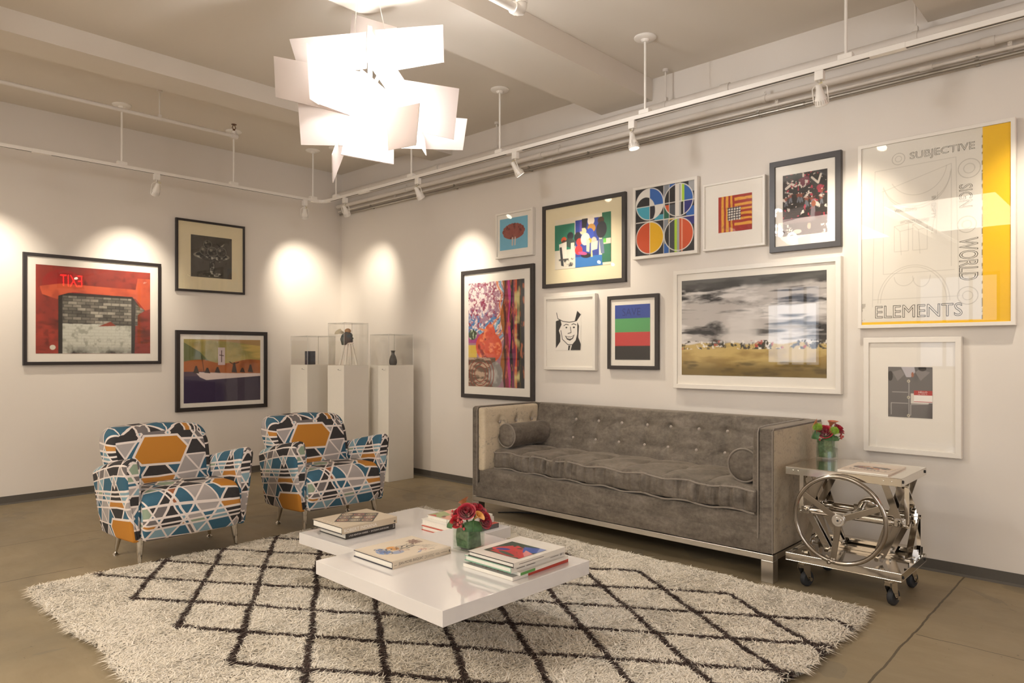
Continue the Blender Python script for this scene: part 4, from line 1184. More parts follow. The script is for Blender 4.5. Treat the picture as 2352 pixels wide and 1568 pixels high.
# ------------------------------------------------------------------ pipes along the right wall and under the ceiling
def pipe(label, y, z, r, mat, x0, x1, clamps, couplings, name='wall_pipe', cat='pipe', sleeve=1.22):
    t = thing(name, label, cat, (x0, y, z))
    MB().cyl((x0, y, z), (x1, y, z), r, n=20).build('pipe_run', mat, t)
    for x in couplings:
        MB().lathe([(r * 0.9, -0.03), (r * sleeve, -0.03), (r * sleeve, 0.03), (r * 0.9, 0.03)], (x, y, z), (1, 0, 0), 20).build('coupling', mat, t)
    for x in clamps:
        c = MB()
        c.lathe([(r * 0.9, -0.011), (r * 1.18, -0.011), (r * 1.18, 0.011), (r * 0.9, 0.011)], (x, y, z), (1, 0, 0), 20)
        c.box((x - 0.009, y - 0.003, z + r), (x + 0.009, y + 0.003, z + r + 0.028)); c.cyl((x, y - 0.008, z + r + 0.018), (x, y + 0.008, z + r + 0.018), 0.005, n=8)
        c.box((x - 0.009, y, z - 0.006), (x + 0.009, -0.0, z + 0.006))
        c.build('clamp', mat, t)
    return t
tp = pipe('thickest white pipe, topmost along the right wall', -0.09, 2.855, 0.033, PIPE_WHITE, 0.02, 9.5, [], [1.7, 4.5, 7.2])
for x in (2.45, 4.06, 5.58):
    tt = H if not 3.462 < x < 3.902 else 2.957
    r = MB(); r.cyl((x, -0.09, 2.9), (x, -0.09, tt - 0.001), 0.006, n=8); r.lathe([(0, -0.02), (0.02, -0.02), (0.02, 0), (0, 0.0)], (x, -0.09, tt), n=12)
    r.lathe([(0.031, -0.014), (0.037, -0.014), (0.037, 0.014), (0.031, 0.014)], (x, -0.09, 2.855), (1, 0, 0), 20); r.box((x - 0.013, -0.105, 2.888), (x + 0.013, -0.075, 2.915))
    r.build('pipe_hanger', PIPE_WHITE, tp)
pipe('medium white pipe, second down along the right wall', -0.06, 2.747, 0.021, PIPE_WHITE, 0.02, 9.5, [1.2, 3.1, 4.74, 6.4], [2.9, 5.9])
pipe('thin white conduit, third down along the right wall', -0.045, 2.697, 0.009, PIPE_WHITE, 0.02, 9.5, [1.0, 2.6, 4.81, 5.99], [3.0, 5.62], sleeve=1.6)
pipe('bare grey metal conduit, lowest along the right wall', -0.045, 2.661, 0.0125, GALV, 0.05, 9.5, [0.6, 1.87, 2.77, 3.37, 4.69, 5.85], [1.4, 3.75, 4.95], sleeve=1.3)

sp = thing('sprinkler_pipe', 'thin white sprinkler pipe under the ceiling by the left wall', 'pipe', (1.13, -1.732, 2.9))
MB().cyl((1.13, YM + 0.05, 2.9), (1.13, -1.75, 2.9), 0.014, n=14).build('pipe_run', PIPE_WHITE, sp)
mb = MB(); mb.lathe([(0.0, -0.03), (0.02, -0.03), (0.023, -0.01), (0.023, 0.02), (0.018, 0.03), (0.0, 0.03)], (1.13, -1.735, 2.9), (0, 1, 0), 18)
mb.lathe([(0.0, 0), (0.02, 0), (0.02, 0.035), (0.015, 0.04), (0, 0.04)], (1.13, -1.735, 2.9), (0, 0, 1), 18); mb.build('elbow', PIPE_WHITE, sp)
BRASS = M('aged_brass', '#6d4a2e', 0.4, 0.8, var=0.2)
mb = MB(); mb.cyl((1.13, -1.735, 2.938), (1.13, -1.735, 2.955), 0.009, n=10)
for s in (-1, 1):
    mb.tube([(1.13, -1.735 + s * 0.006, 2.953), (1.13, -1.735 + s * 0.014, 2.965), (1.13, -1.735 + s * 0.006, 2.985), (1.13, -1.735, 2.99)], 0.0032, 6)
mb.lathe([(0, 0), (0.02, 0), (0.02, 0.003), (0, 0.003)], (1.13, -1.735, 2.99), n=18); mb.build('sprinkler_head', BRASS, sp)
for y in (-2.30, -4.2):
    r = MB(); r.cyl((1.13, y, 2.905), (1.13, y, H - 0.001), 0.005, n=8); r.box((1.12, y - 0.012, 2.885), (1.14, y + 0.012, 2.93)); r.lathe([(0, -0.012), (0.02, -0.012), (0.02, 0), (0, 0)], (1.13, y, H), n=14)
    r.build('pipe_hanger', PIPE_WHITE, sp)
s2 = thing('sprinkler_pipe', 'thick white sprinkler pipe ending in an elbow at the top edge', 'pipe', (4.324, -1.845, 2.8))
MB().cyl((4.31, YM + 0.05, 2.8), (4.31, -1.86, 2.8), 0.021, n=18).build('pipe_run', TRACK_WHITE, s2)
mb = MB(); mb.tube([(4.31, -1.88, 2.8), (4.31, -1.85, 2.8), (4.31, -1.832, 2.806), (4.31, -1.825, 2.825), (4.31, -1.825, 2.85)], 0.0255, 16); mb.lathe([(0.02, -0.012), (0.029, -0.012), (0.029, 0.012), (0.02, 0.012)], (4.31, -1.875, 2.8), (0, 1, 0), 18); mb.lathe([(0.02, -0.01), (0.029, -0.01), (0.029, 0.01), (0.0, 0.01)], (4.31, -1.825, 2.85), (0, 0, 1), 18)
mb.build('elbow', TRACK_WHITE, s2)
mb = MB(); mb.cyl((4.31, -1.825, 2.858), (4.31, -1.825, 2.885), 0.011, n=12)
for s in (-1, 1):
    mb.tube([(4.31 + s * 0.008, -1.825, 2.88), (4.31 + s * 0.018, -1.825, 2.90), (4.31 + s * 0.006, -1.825, 2.925), (4.31, -1.825, 2.93)], 0.004, 6)
mb.lathe([(0, 0), (0.024, 0), (0.024, 0.003), (0, 0.003)], (4.31, -1.825, 2.93), n=18); mb.build('sprinkler_head', BRASS, s2)

# ------------------------------------------------------------------ pedestals, acrylic covers and what they show
TAG_INK = M('tag_ink', '#8b857c', 0.6)
def pedestal(x1, y0, s, hz, label, clabel):
    t = thing('pedestal', label, 'pedestal', (x1 - s / 2, y0 + s / 2, 0), 0, 'white pedestals in the corner')
    MB().box((x1 - s, y0, 0), (x1, y0 + s, 1.06)).build('body', PEDESTAL, t, bevel=0.0015)
    tg = MB().box((x1 - 0.1, y0 - 0.002, 1.005), (x1 - 0.045, y0 - 0.0002, 1.03)).build('label_card', PEDESTAL, t)
    g = MB(); g.box((x1 - 0.096, y0 - 0.0028, 1.018), (x1 - 0.08, y0 - 0.002, 1.026)); g.box((x1 - 0.078, y0 - 0.0028, 1.014), (x1 - 0.05, y0 - 0.002, 1.017)); g.build('print', TAG_INK, tg)
    c = thing('display_cover', clabel, 'display cover', (x1 - s / 2, y0 + s / 2, 1.06), 0, 'clear covers on the pedestals')
    i = 0.004; th = 0.006
    X0, X1, Y0, Y1 = x1 - s + i, x1 - i, y0 + i, y0 + s - i
    z0, z1 = 1.0605, 1.06 + hz
    for lo, hi in (((X0, Y0, z0), (X1, Y0 + th, z1 - th)), ((X0, Y1 - th, z0), (X1, Y1, z1 - th)), ((X0, Y0 + th, z0), (X0 + th, Y1 - th, z1 - th)), ((X1 - th, Y0 + th, z0), (X1, Y1 - th, z1 - th))):
        MB().box(lo, hi).build('side_pane', ACRYLIC, c, smooth=0)
    MB().box((X0, Y0, z1 - th), (X1, Y1, z1)).build('top_pane', ACRYLIC, c, smooth=0)
    e = MB()
    for (xa, ya) in ((X0, Y0), (X1, Y0), (X1, Y1), (X0, Y1)):
        e.box((xa - 0.0012, ya - 0.0012, z0), (xa + 0.0012, ya + 0.0012, z1))
    for (a, b) in (((X0, Y0), (X1, Y0)), ((X1, Y0), (X1, Y1)), ((X0, Y1), (X1, Y1)), ((X0, Y0), (X0, Y1))):
        e.box((a[0] - 0.0012, a[1] - 0.0012, z1 - 0.0012), (b[0] + 0.0012, b[1] + 0.0012, z1 + 0.0012))
    e.build('polished_edge', M('acrylic_edge', '#e9e6de', 0.25), c, smooth=0)
    return t
pedestal(1.40, -0.42, 0.29, 0.285, 'white pedestal carrying the black bottle vase', 'clear acrylic cover over the black bottle vase')
pedestal(1.185, -0.75, 0.265, 0.385, 'white pedestal carrying the small head sculpture', 'tallest clear acrylic cover, over the head sculpture')
pedestal(0.653, -0.80, 0.31, 0.275, 'white pedestal carrying the small black book', 'clear acrylic cover over the small black book')
BLACK_CLAY = M('black_clay', '#37322f', 0.45, var=0.1)
v = MB().lathe([(0.0, 0), (0.03, 0), (0.037, 0.02), (0.036, 0.045), (0.026, 0.08), (0.0155, 0.1), (0.015, 0.118), (0.023, 0.135), (0.02, 0.135), (0.012, 0.116), (0.0, 0.1)], (1.27, -0.27, 1.0605), n=28).build('bottle_vase', BLACK_CLAY, smooth=60)
tag(v, 'black bottle vase with flared neck under an acrylic cover', 'vase')
t = thing('standing_book', 'small black book standing on end under an acrylic cover', 'book', (0.47, -0.64, 1.0605), 0.25)
mb = MB(); mb.box((-0.05, -0.045, 0), (-0.046, 0.045, 0.13)); mb.box((-0.05, 0.041, 0), (0.0, 0.045, 0.13)); mb.box((-0.004, -0.045, 0), (0.0, 0.045, 0.13))
mb.build('cover', M('book_black', '#26242a', 0.5), t, world=False, smooth=0)
MB().box((-0.046, -0.041, 0.003), (-0.004, 0.041, 0.127)).build('pages', PAPER, t, world=False, smooth=0)
mb = MB(); mb.box((-0.0495, -0.0455, 0.0), (0.0, -0.0452, 0.13)); mb.build('fore_edge', M('book_navy', '#2c2c3e', 0.5), t, world=False, smooth=0)
# small sculpture: dark head with a pale fan, on pale legs
t = thing('sculpture', 'small sculpture of a dark head and fan on pale stilt legs', 'sculpture', (1.045, -0.61, 1.0605), math.radians(43))
LEGW = M('sculpture_pale', '#e9e2d6', 0.6); DK = M('sculpture_dark', '#3f4744', 0.5, var=0.3, scale=60); TAN_ = M('sculpture_tan', '#b98d62', 0.6); FAN = M('sculpture_fan', '#d6c9ae', 0.7)
for a, b in ((-0.075, -0.03), (-0.025, -0.004), (0.02, 0.018), (0.075, 0.035)):
    mb = MB(); mb.tube([(a, 0.02 * (-1 if a < 0 else 1), 0.0), (b, 0, 0.2)], [0.011, 0.008], 10); mb.build('leg', LEGW, t, world=False)
mb = MB(); mb.box((-0.03, -0.02, 0.195), (0.045, 0.02, 0.207)); mb.build('plinth', LEGW, t, world=False, bevel=0.002)
hd = MB()
prof = [(-0.055, 0.185), (-0.03, 0.185), (0.01, 0.21), (0.035, 0.21), (0.04, 0.225), (0.034, 0.235), (0.046, 0.246), (0.033, 0.262), (0.036, 0.28), (0.02, 0.3), (-0.02, 0.305), (-0.055, 0.28), (-0.07, 0.24)]
pillow(hd, rounded([(a, b, 0.006) for a, b in prof], 2), -0.03, 0.03, 0.007, lambda a, b, c: (a, c, b), 3, 2, sub=0.05)
hd.build('head', DK, t, world=False, smooth=22)
mb = MB(); mb.sphere((-0.005, 0.0, 0.315), 0.03, 14, (1, 0.8, 0.8)); mb.build('headdress', TAN_, t, world=False)
G = [[(-0.02 - 0.11 * k / 8 * math.cos(th), 0.012 * math.sin(k), 0.29 + 0.06 * k / 8 * math.sin(th) * 0.9) for th in np.linspace(-0.1, 1.0, 12)] for k in range(9)]
mb = MB(); mb.grid(G); mb.grid(np.array(G) + np.array([0, 0.003, 0])); mb.build('fan', FAN, t, world=False)

# ------------------------------------------------------------------ patterned armchairs
def fabric_mat():
    t = NT('geometric_fabric')
    uv = t.n('ShaderNodeUVMap'); uv.uv_map = 'UVMap'
    sep = t.n('ShaderNodeSeparateXYZ'); t.l(uv.outputs[0], sep.inputs[0])
    RU, RV = sep.outputs['X'], sep.outputs['Y']
    U = t.math('PINGPONG', t.math('ADD', RU, 0.03), 0.61)
    V = t.math('PINGPONG', t.math('ADD', RV, 0.05), 0.53)
    rs = random.Random(11)
    lines = []
    for k in range(9):   # nearly level threads
        lines.append((0.06 * rs.uniform(-1, 1), 1.0, 0.02 - 0.083 * k + rs.uniform(-0.025, 0.025)))
    for k in range(9):   # rising diagonals
        lines.append((-0.87, 0.5, 0.55 - 0.108 * k + rs.uniform(-0.03, 0.03)))
    for k in range(7):   # falling diagonals
        lines.append((0.80, 0.6, -0.03 - 0.135 * k + rs.uniform(-0.04, 0.04)))
    lines.append((0.84, 0.55, -0.32)); lines.append((-0.87, 0.5, 0.095)); lines.append((0.03, 1.0, -0.335)); lines.append((0.03, 1.0, -0.36))
    white, hsh = None, None
    for i, (a, b, c) in enumerate(lines):
        d = t.math('MULTIPLY_ADD', U, a, c)
        d = t.math('MULTIPLY_ADD', V, b, d)
        wd = (0.0052, 0.0062, 0.0045)[i % 3]
        m = t.math('LESS_THAN', t.math('ABSOLUTE', d), wd)
        white = m if white is None else t.math('MAXIMUM', white, m)
        sgn = t.math('GREATER_THAN', d, 0.0)
        hsh = t.math('MULTIPLY', sgn, 0.37 + i * 1.713) if hsh is None else t.math('MULTIPLY_ADD', sgn, 0.37 + i * 1.713, hsh)
    wn = t.n('ShaderNodeTexWhiteNoise'); wn.noise_dimensions = '1D'
    t.l(hsh, wn.inputs['W'])
    cell = t.ramp(wn.outputs['Value'], [(0.0, '#235a72'), (0.18, '#1d1a1d'), (0.42, '#7f9fab'), (0.60, '#b87a26'), (0.67, '#6b6463'), (0.80, '#a49c98'), (0.92, '#8a9b84'), (0.97, '#97562c')], True)
    mp = t.n('ShaderNodeMapping'); mp.inputs['Scale'].default_value = (40, 900, 1); t.l(uv.outputs[0], mp.inputs[0])
    cell = t.mix(t.math('MULTIPLY', t.noise(mp.outputs[0], 1.0, 2), 0.06), cell, '#d8d0c8')
    # the large ochre lozenge woven across the back
    hx = None
    for a, b, c in ((0.03, 1, 1.015), (-0.03, -1, -0.845), (-0.87, 0.5, 0.045), (0.87, -0.5, 0.215), (0.78, 0.62, 1.175), (-0.78, -0.62, -0.9)):
        e = t.math('MULTIPLY_ADD', RV, b, t.math('MULTIPLY_ADD', RU, a, -c))
        hx = e if hx is None else t.math('MAXIMUM', hx, e)
    cell = t.mix(t.math('LESS_THAN', hx, 0.0), cell, '#b87a26')
    white = t.math('MULTIPLY', white, t.math('GREATER_THAN', hx, 0.0))
    white = t.math('MAXIMUM', white, t.math('LESS_THAN', t.math('ABSOLUTE', hx), 0.0065))
    col = t.mix(white, cell, '#e2d6ce')
    t.l(col, t.b.inputs['Base Color'])
    t.set(Roughness=0.85)
    t.bump(t.noise(mp.outputs[0], 2.0, 2), 0.08, 0.001)
    return t.m
FABRIC = fabric_mat()

def make_armchair(label, loc, rz):
    t = thing('armchair', label, 'armchair', loc, rz, 'patterned armchairs')
    # seat block, rounded over at the front
    o = rounded([(-0.22, 0.15, 0.01), (0.26, 0.145, 0.03), (0.305, 0.25, 0.10), (0.27, 0.405, 0.085), (0.0, 0.405, 0.2), (-0.22, 0.365, 0.02)], 8)
    mb = MB()
    def seatfn(a, b, c):
        k = 1 - (c / 0.29) ** 2
        return (a + 0.012 * k * (1 if a > 0.1 else 0), c, b + (0.018 * k if b > 0.33 else 0))
    pillow(mb, o, -0.272, 0.272, 0.028, seatfn, 5, 10, (0.1, 0.05), sub=0.025)
    mb.build('seat', FABRIC, t, world=False, smooth=55)
    # back
    o = rounded([(-0.265, 0.17, 0.02), (0.265, 0.17, 0.02), (0.30, 0.60, 0.25), (0.285, 0.72, 0.085), (0.0, 0.735, 0.6), (-0.285, 0.72, 0.085), (-0.30, 0.60, 0.25)], 8)
    mb = MB()
    def backfn(a, b, c):
        lean = -0.30 * max(0, b - 0.25) - 0.12 * max(0, b - 0.5)
        bul = 0.02 * (1 - (a / 0.31) ** 2) if c > 0.05 else 0
        return (-0.20 + c + lean + bul + 0.06, a, b)
    pillow(mb, o, -0.12, 0.06, 0.04, backfn, 6, 4, (0.62, 0.33), sub=0.03)
    mb.build('backrest', FABRIC, t, world=False, smooth=55)
    for s in (-1, 1):
        o = [(0.275, 0.148, 0.012), (0.315, 0.145, 0.02), (0.345, 0.36, 0.2), (0.365, 0.57, 0.03), (0.335, 0.61, 0.035), (0.285, 0.60, 0.035), (0.268, 0.5, 0.06)]
        if s < 0:
            o = [(-a, b, r) for a, b, r in o][::-1]
        o = rounded(o, 6)
        def armfn(a, b, c):
            k = (0.25 - c) / 0.5           # 0 front .. 1 rear
            top = 1 - 0.17 * max(0, k) ** 1.2
            z = 0.145 + (b - 0.145) * top - 0.02 * max(0, k)
            y = a + s * 0.012 * math.sin(PI * min(1, max(0, k)))
            return (c + 0.012 * (b - 0.145) / 0.46 * (1 if c > 0 else 0), y, z)
        mb = MB()
        pillow(mb, o, -0.26, 0.25, 0.016, armfn, 4, 12, (0.33 if s < 0 else 1.1, 0.2), sub=0.025)
        mb.build('arm', FABRIC, t, world=False, smooth=55)
    for fx, fy, tx, ty in ((0.222, -0.272, 0.205, -0.262), (0.222, 0.272, 0.205, 0.262)):
        mb = MB(); mb.tube([(tx, ty, 0.16), (fx, fy, 0.012), (fx, fy, 0.0)], [0.022, 0.0085, 0.008], 18)
        mb.build('leg', CHROME, t, world=False)
    for fx, fy, tx, ty in ((-0.148, -0.272, -0.125, -0.255), (-0.148, 0.272, -0.125, 0.255)):
        mb = MB(); mb.tube([(tx, ty, 0.16), (fx, fy, 0.022)], [0.022, 0.009], 18)
        mb.lathe([(0.006, 0.022), (0.008, 0.016), (0.017, 0.008), (0.018, 0.0), (0.0, 0.0)], (fx, fy, 0), n=16)
        mb.build('leg', CHROME, t, world=False)
    return t
chair = make_armchair('geometric patterned armchair standing in front of the framed landscape, nearer the rug corner', (2.255, -2.630, 0), 0.0)
dup(chair, (2.262, -1.618, 0), math.radians(-2.5), 'geometric patterned armchair standing in front of the white pedestals')

# ------------------------------------------------------------------ velvet sofa
def velvet(name, dark, lite, k=0.5):
    t = NT(name)
    c = t.coord()
    mp = t.n('ShaderNodeMapping'); mp.inputs['Scale'].default_value = (1.0, 1.0, 2.2); t.l(c, mp.inputs[0])
    n1 = t.noise(mp.outputs[0], 6.5, 8, 0.7, 0.5)
    n2 = t.noise(c, 45, 4, 0.7)
    f = t.math('MULTIPLY_ADD', n2, 0.5, t.math('MULTIPLY', n1, 0.9))
    col = t.ramp(f, [(0.36, dark), (0.72, lite), (0.92, '#857b70')])
    t.l(col, t.b.inputs['Base Color'])
    t.set(Roughness=0.6)
    t.b.inputs['Specular IOR Level'].default_value = 0.25
    t.b.inputs['Sheen Weight'].default_value = k
    t.b.inputs['Sheen Roughness'].default_value = 0.35
    t.b.inputs['Sheen Tint'].default_value = (0.85, 0.75, 0.62, 1)
    t.bump(n2, 0.12, 0.003)
    return t.m
VELVET = velvet('grey_velvet', '#3b352f', '#6f665b', 0.3)
VELVET_SHEEN = velvet('grey_velvet_painted_sheen', '#b3a48b', '#cdbda2', 0.6)  # paler velvet copy, sheen of the left arm pad painted into its colour
VELVET_OUT_SHEEN = velvet('grey_velvet_outer_painted_sheen', '#877b69', '#b0a28c', 0.45)  # mid-tone velvet copy, sheen coloured in for the right outer side
PIPING = M('velvet_piping', '#857a6d', 0.6, sheen=0.4)
BTN = M('velvet_button', '#a2968a', 0.45, sheen=0.5)

sofa = thing('sofa', 'long grey velvet tufted sofa on a chrome frame', 'sofa', (4.005, -0.45, 0))
SX0, SX1, SF, SB = 2.905, 5.105, -0.807, -0.105
mb = MB()
mb.box((SX0, SF, 0.113), (SX1, SF + 0.045, 0.144)); mb.box((SX0, SB - 0.045, 0.113), (SX1, SB, 0.144)); mb.box((SX0, SF + 0.045, 0.113), (SX0 + 0.045, SB - 0.045, 0.144)); mb.box((SX1 - 0.045, SF + 0.045, 0.113), (SX1, SB - 0.045, 0.144))
mb.build('base_rail', SATIN, sofa, smooth=0, bevel=0.002)
for x in (SX0, SX1 - 0.063):
    for y in (SF, SB - 0.063):
        MB().box((x, y, 0), (x + 0.063, y + 0.063, 0.1128)).build('leg', SATIN, sofa, smooth=0, bevel=0.002)
def wob(P, N, amp, f, seed=0):
    w_ = np.sin(P[:, 0] * f + seed) * np.sin(P[:, 1] * f * 1.3 + 1 + seed) + 0.6 * np.sin(P[:, 0] * f * 2.1 + P[:, 2] * f * 1.7)
    return P + N * (amp * w_)[:, None]
mb = MB(); rbox(mb, (SX0 + 0.055, SF + 0.005, 0.146), (SX1 - 0.055, SB - 0.06, 0.345), 0.018, (60, 10, 8), lambda P, N: wob(P, N, 0.0015, 9)); mb.build('seat_base', VELVET, sofa)
mb = MB(); rbox(mb, (SX0 + 0.01, SF - 0.001, 0.146), (SX1 - 0.01, SF + 0.03, 0.245), 0.012, (60, 3, 5), lambda P, N: wob(P, N, 0.001, 11)); mb.build('front_band', VELVET, sofa)
for s, x0, x1 in ((-1, SX0, SX0 + 0.052), (1, SX1 - 0.075, SX1)):
    mb = MB(); rbox(mb, (x0, SF - 0.003, 0.146), (x1, SB, 0.788), 0.014, (3, 20, 20))
    # the outer side gets its own panel with sheen painted into the colour
    mb.build('arm', VELVET, sofa)
mb = MB(); rbox(mb, (SX1 - 0.012, SF + 0.012, 0.15), (SX1 + 0.003, SB - 0.01, 0.776), 0.006, (2, 20, 18)); mb.build('side_panel', VELVET_OUT_SHEEN, sofa)
def pad(side):
    x0, x1 = (SX0 + 0.05, SX0 + 0.108) if side < 0 else (SX1 - 0.108, SX1 - 0.073)
    btn = [(y, 0.672) for y in (-0.637, -0.461, -0.286)] + [(y, 0.555) for y in (-0.637, -0.461, -0.286)]
    def disp(P, N):
        f = np.clip(N[:, 0] * -side, 0, 1)
        e = np.sin(np.clip((P[:, 1] - SF) / 0.62, 0, 1) * PI) ** 0.5 * np.sin(np.clip((P[:, 2] - 0.33) / 0.455, 0, 1) * PI) ** 0.5
        d = 0.022 * e
        for y, z in btn:
            d -= 0.018 * np.exp(-(((P[:, 1] - y) / 0.03) ** 2 + ((P[:, 2] - z) / 0.03) ** 2))
            d -= 0.004 * np.exp(-((P[:, 1] - y) / 0.012) ** 2) * (np.abs(P[:, 2] - 0.6) < 0.12)
        d -= 0.004 * np.exp(-((P[:, 2] - 0.672) / 0.012) ** 2)
        Q = P.copy(); Q[:, 0] += -side * f * d
        return Q
    mb = MB(); rbox(mb, (x0, SF + 0.004, 0.33), (x1, SB - 0.10, 0.782), 0.016, (4, 50, 40), disp)
    mb.build('arm_pad', VELVET_SHEEN if side < 0 else VELVET, sofa)
    for y, z in btn[:3] if side > 0 else btn:
        xx = (x1 + 0.003) if side < 0 else (x0 - 0.003)
        MB().sphere((xx, y, z), 0.0115, 12, (0.5, 1, 1)).build('button', BTN, sofa)
pad(-1); pad(1)
# back
mb = MB(); rbox(mb, (SX0 + 0.02, SB - 0.06, 0.146), (SX1 - 0.02, SB, 0.788), 0.016, (40, 3, 16)); mb.build('back_frame', VELVET, sofa)
BTX = [3.385, 3.588, 3.786, 3.993, 4.172, 4.376, 4.570]
def back_y(z):
    return -0.335 + (z - 0.42) * 0.40
def backdisp(P, N):
    f = np.clip(-N[:, 1], 0, 1)
    z = P[:, 2]; Q = P.copy()
    lean = (z - 0.42) * 0.40
    fr = np.clip((SB - 0.05 - P[:, 1]) / 0.18, 0, 1)
    Q[:, 1] += lean * fr * 0.85
    d = 0.006 * np.sin((P[:, 0] - BTX[0]) / 0.2 * 2 * PI + PI / 2) * 0
    for x in BTX:
        d = d - 0.011 * np.exp(-((P[:, 0] - x) / 0.028) ** 2) * (0.45 + 0.55 * np.exp(-((z - 0.62) / 0.12) ** 2))
        for zz in (0.684, 0.553):
            d = d - 0.014 * np.exp(-(((P[:, 0] - x) / 0.026) ** 2 + ((z - zz) / 0.026) ** 2))
    d = d - 0.005 * np.exp(-((z - 0.684) / 0.02) ** 2) - 0.004 * np.exp(-((z - 0.553) / 0.02) ** 2)
    Q[:, 1] -= f * d
    return Q
mb = MB(); rbox(mb, (SX0 + 0.108, -0.31, 0.34), (SX1 - 0.106, SB - 0.03, 0.787), 0.02, (150, 4, 44), backdisp); mb.build('back_pad', VELVET, sofa)
for z in (0.684, 0.553):
    for x in BTX:
        y = -0.31 + (z - 0.42) * 0.40 * 0.85 + 0.006
        MB().sphere((x, y + (0.014 if z < 0.6 else 0.006), z), 0.0115, 12, (1, 0.55, 1)).build('button', BTN, sofa)
# cushion
CX0, CX1 = 3.02, 5.022
def cushdisp(P, N):
    Q = P.copy()
    u = (P[:, 0] - CX0) / (CX1 - CX0)
    yf = -0.705 - 0.118 * np.clip(u * 1.15, 0, 1)
    k = (P[:, 1] - (-0.82)) / (0.82 - 0.30)
    Q[:, 1] = yf + k * (-0.30 - yf) 
    top = np.clip(N[:, 2], 0, 1); fr = np.clip(-N[:, 1], 0, 1); bot = np.clip(-N[:, 2], 0, 1)
    puff = 0.026 * (np.abs(np.sin((P[:, 0] - CX0) / 0.285 * PI)) ** 0.6) * np.sin(np.clip(k * 1.05, 0, 1) * PI * 0.62 + 0.5)
    ch = 0.010 * np.sin(P[:, 0] * 21 + 2 * np.sin(k * 5)) * np.sin(k * 6.5)
    Q[:, 2] += top * (puff + ch)
    wr_ = 0.014 * np.sin(P[:, 0] * 62 + 1.7 * np.sin(P[:, 0] * 13) + P[:, 2] * 9) + 0.010 * np.sin(P[:, 0] * 101 + 2.3 * np.sin(P[:, 0] * 7)) + 0.006 * np.sin(P[:, 0] * 163)
    amp = 0.35 + 0.65 * np.clip(np.sin(P[:, 0] * 5.5 + 0.5), 0, 1)
    zc = np.sin(np.clip((P[:, 2] - 0.345) / 0.13, 0, 1) * PI)
    Q[:, 1] -= fr * (wr_ * amp * (0.35 + 0.65 * zc) + 0.012 * zc)
    Q[:, 2] += fr * 0.006 * np.sin(P[:, 0] * 22 + 0.7) * (1 - np.abs(zc)) + bot * (0.004 + 0.006 * np.sin(P[:, 0] * 20))
    return Q
mb = MB(); rbox(mb, (CX0, -0.82, 0.348), (CX1, -0.30, 0.468), 0.016, (330, 46, 14), cushdisp); cu_ob = mb.build('seat_cushion', VELVET, sofa, smooth=60)
for zc in (0.464, 0.352):
    xs = np.linspace(CX0 + 0.006, CX1 - 0.006, 160)
    pts = [(x, -0.705 - 0.118 * min(1, (x - CX0) / (CX1 - CX0) * 1.15) - 0.005 - 0.003 * math.sin(x * 62), zc + 0.006 * math.sin(x * 22 + 0.7)) for x in xs]
    MB().tube(pts, 0.0048, 7).build('cushion_piping', PIPING, sofa)
for x, z0 in ((SX0 + 0.052, 0.25), (SX1 - 0.077, 0.25)):
    MB().tube([(x, SF - 0.004, z0 - 0.03), (x, SF - 0.004, 0.5), (x, SF - 0.004, 0.765), (x, SF + 0.012, 0.787), (x, SF + 0.1, 0.791), (x, SB - 0.09, 0.791)], 0.0035, 7).build('arm_piping', PIPING, sofa)
for x in (SX0 + 0.004, SX1 - 0.004):
    MB().tube([(x, SF + 0.002, 0.15), (x, SF + 0.002, 0.5), (x, SF + 0.002, 0.772), (x, SF + 0.02, 0.786), (x, SB - 0.02, 0.786)], 0.0032, 7).build('arm_piping', PIPING, sofa)
def bolster(cx, cz, y0, y1, r, label):
    t = thing('bolster_cushion', label, 'cushion', (cx, (y0 + y1) / 2, cz - r), 0, 'bolsters on the sofa')
    prof = [(0.0, 0.006), (r * 0.5, 0.0), (r * 0.86, 0.003), (r * 0.97, 0.012), (r, 0.03)]
    L = y1 - y0
    body = prof + [(r * (1 + 0.012 * math.sin(k * 1.9)), 0.03 + (L - 0.06) * k / 12) for k in range(1, 12)] + [(a, L - b) for a, b in prof[::-1]]
    b = MB(); b.lathe(body, (cx, y0, cz), (0, 1, 0), 40); b.build('bolster_cover', VELVET, t, smooth=60)
    for y in (y0 + 0.009, y1 - 0.009):
        MB().tube([(cx + r * math.cos(a), y, cz + r * math.sin(a)) for a in np.linspace(0, 2 * PI, 41)[:-1]], 0.005, 7, closed=True).build('piping', PIPING, t)
bolster(3.096, 0.578, -0.66, -0.215, 0.084, 'round grey velvet bolster cushion against the pale tufted arm of the sofa')
bolster(4.912, 0.572, -0.735, -0.26, 0.088, 'round grey velvet bolster cushion against the sofa arm beside the steel cart')

# ------------------------------------------------------------------ coffee table
tb = thing('coffee_table', 'low white gloss coffee table of two overlapping square slabs', 'coffee table', (4.1, -2.2, 0))
MB().prism([(4.042, -2.771), (4.838, -2.790), (4.852, -2.014), (4.056, -2.000)], 0.2755, 0.33).build('slab', LACQUER, tb, smooth=0, bevel=0.0012)
MB().prism([(3.396, -2.472), (4.10, -2.450), (4.085, -1.663), (3.376, -1.705)], 0.22, 0.275).build('slab', LACQUER, tb, smooth=0, bevel=0.0012)
MB().box((4.10, -2.18, 0.01), (4.27, -2.03, 0.2755)).build('plinth', LACQUER, tb, smooth=0)
MB().box((3.48, -1.95, 0.01), (3.65, -1.76, 0.22)).build('plinth', LACQUER, tb, smooth=0)

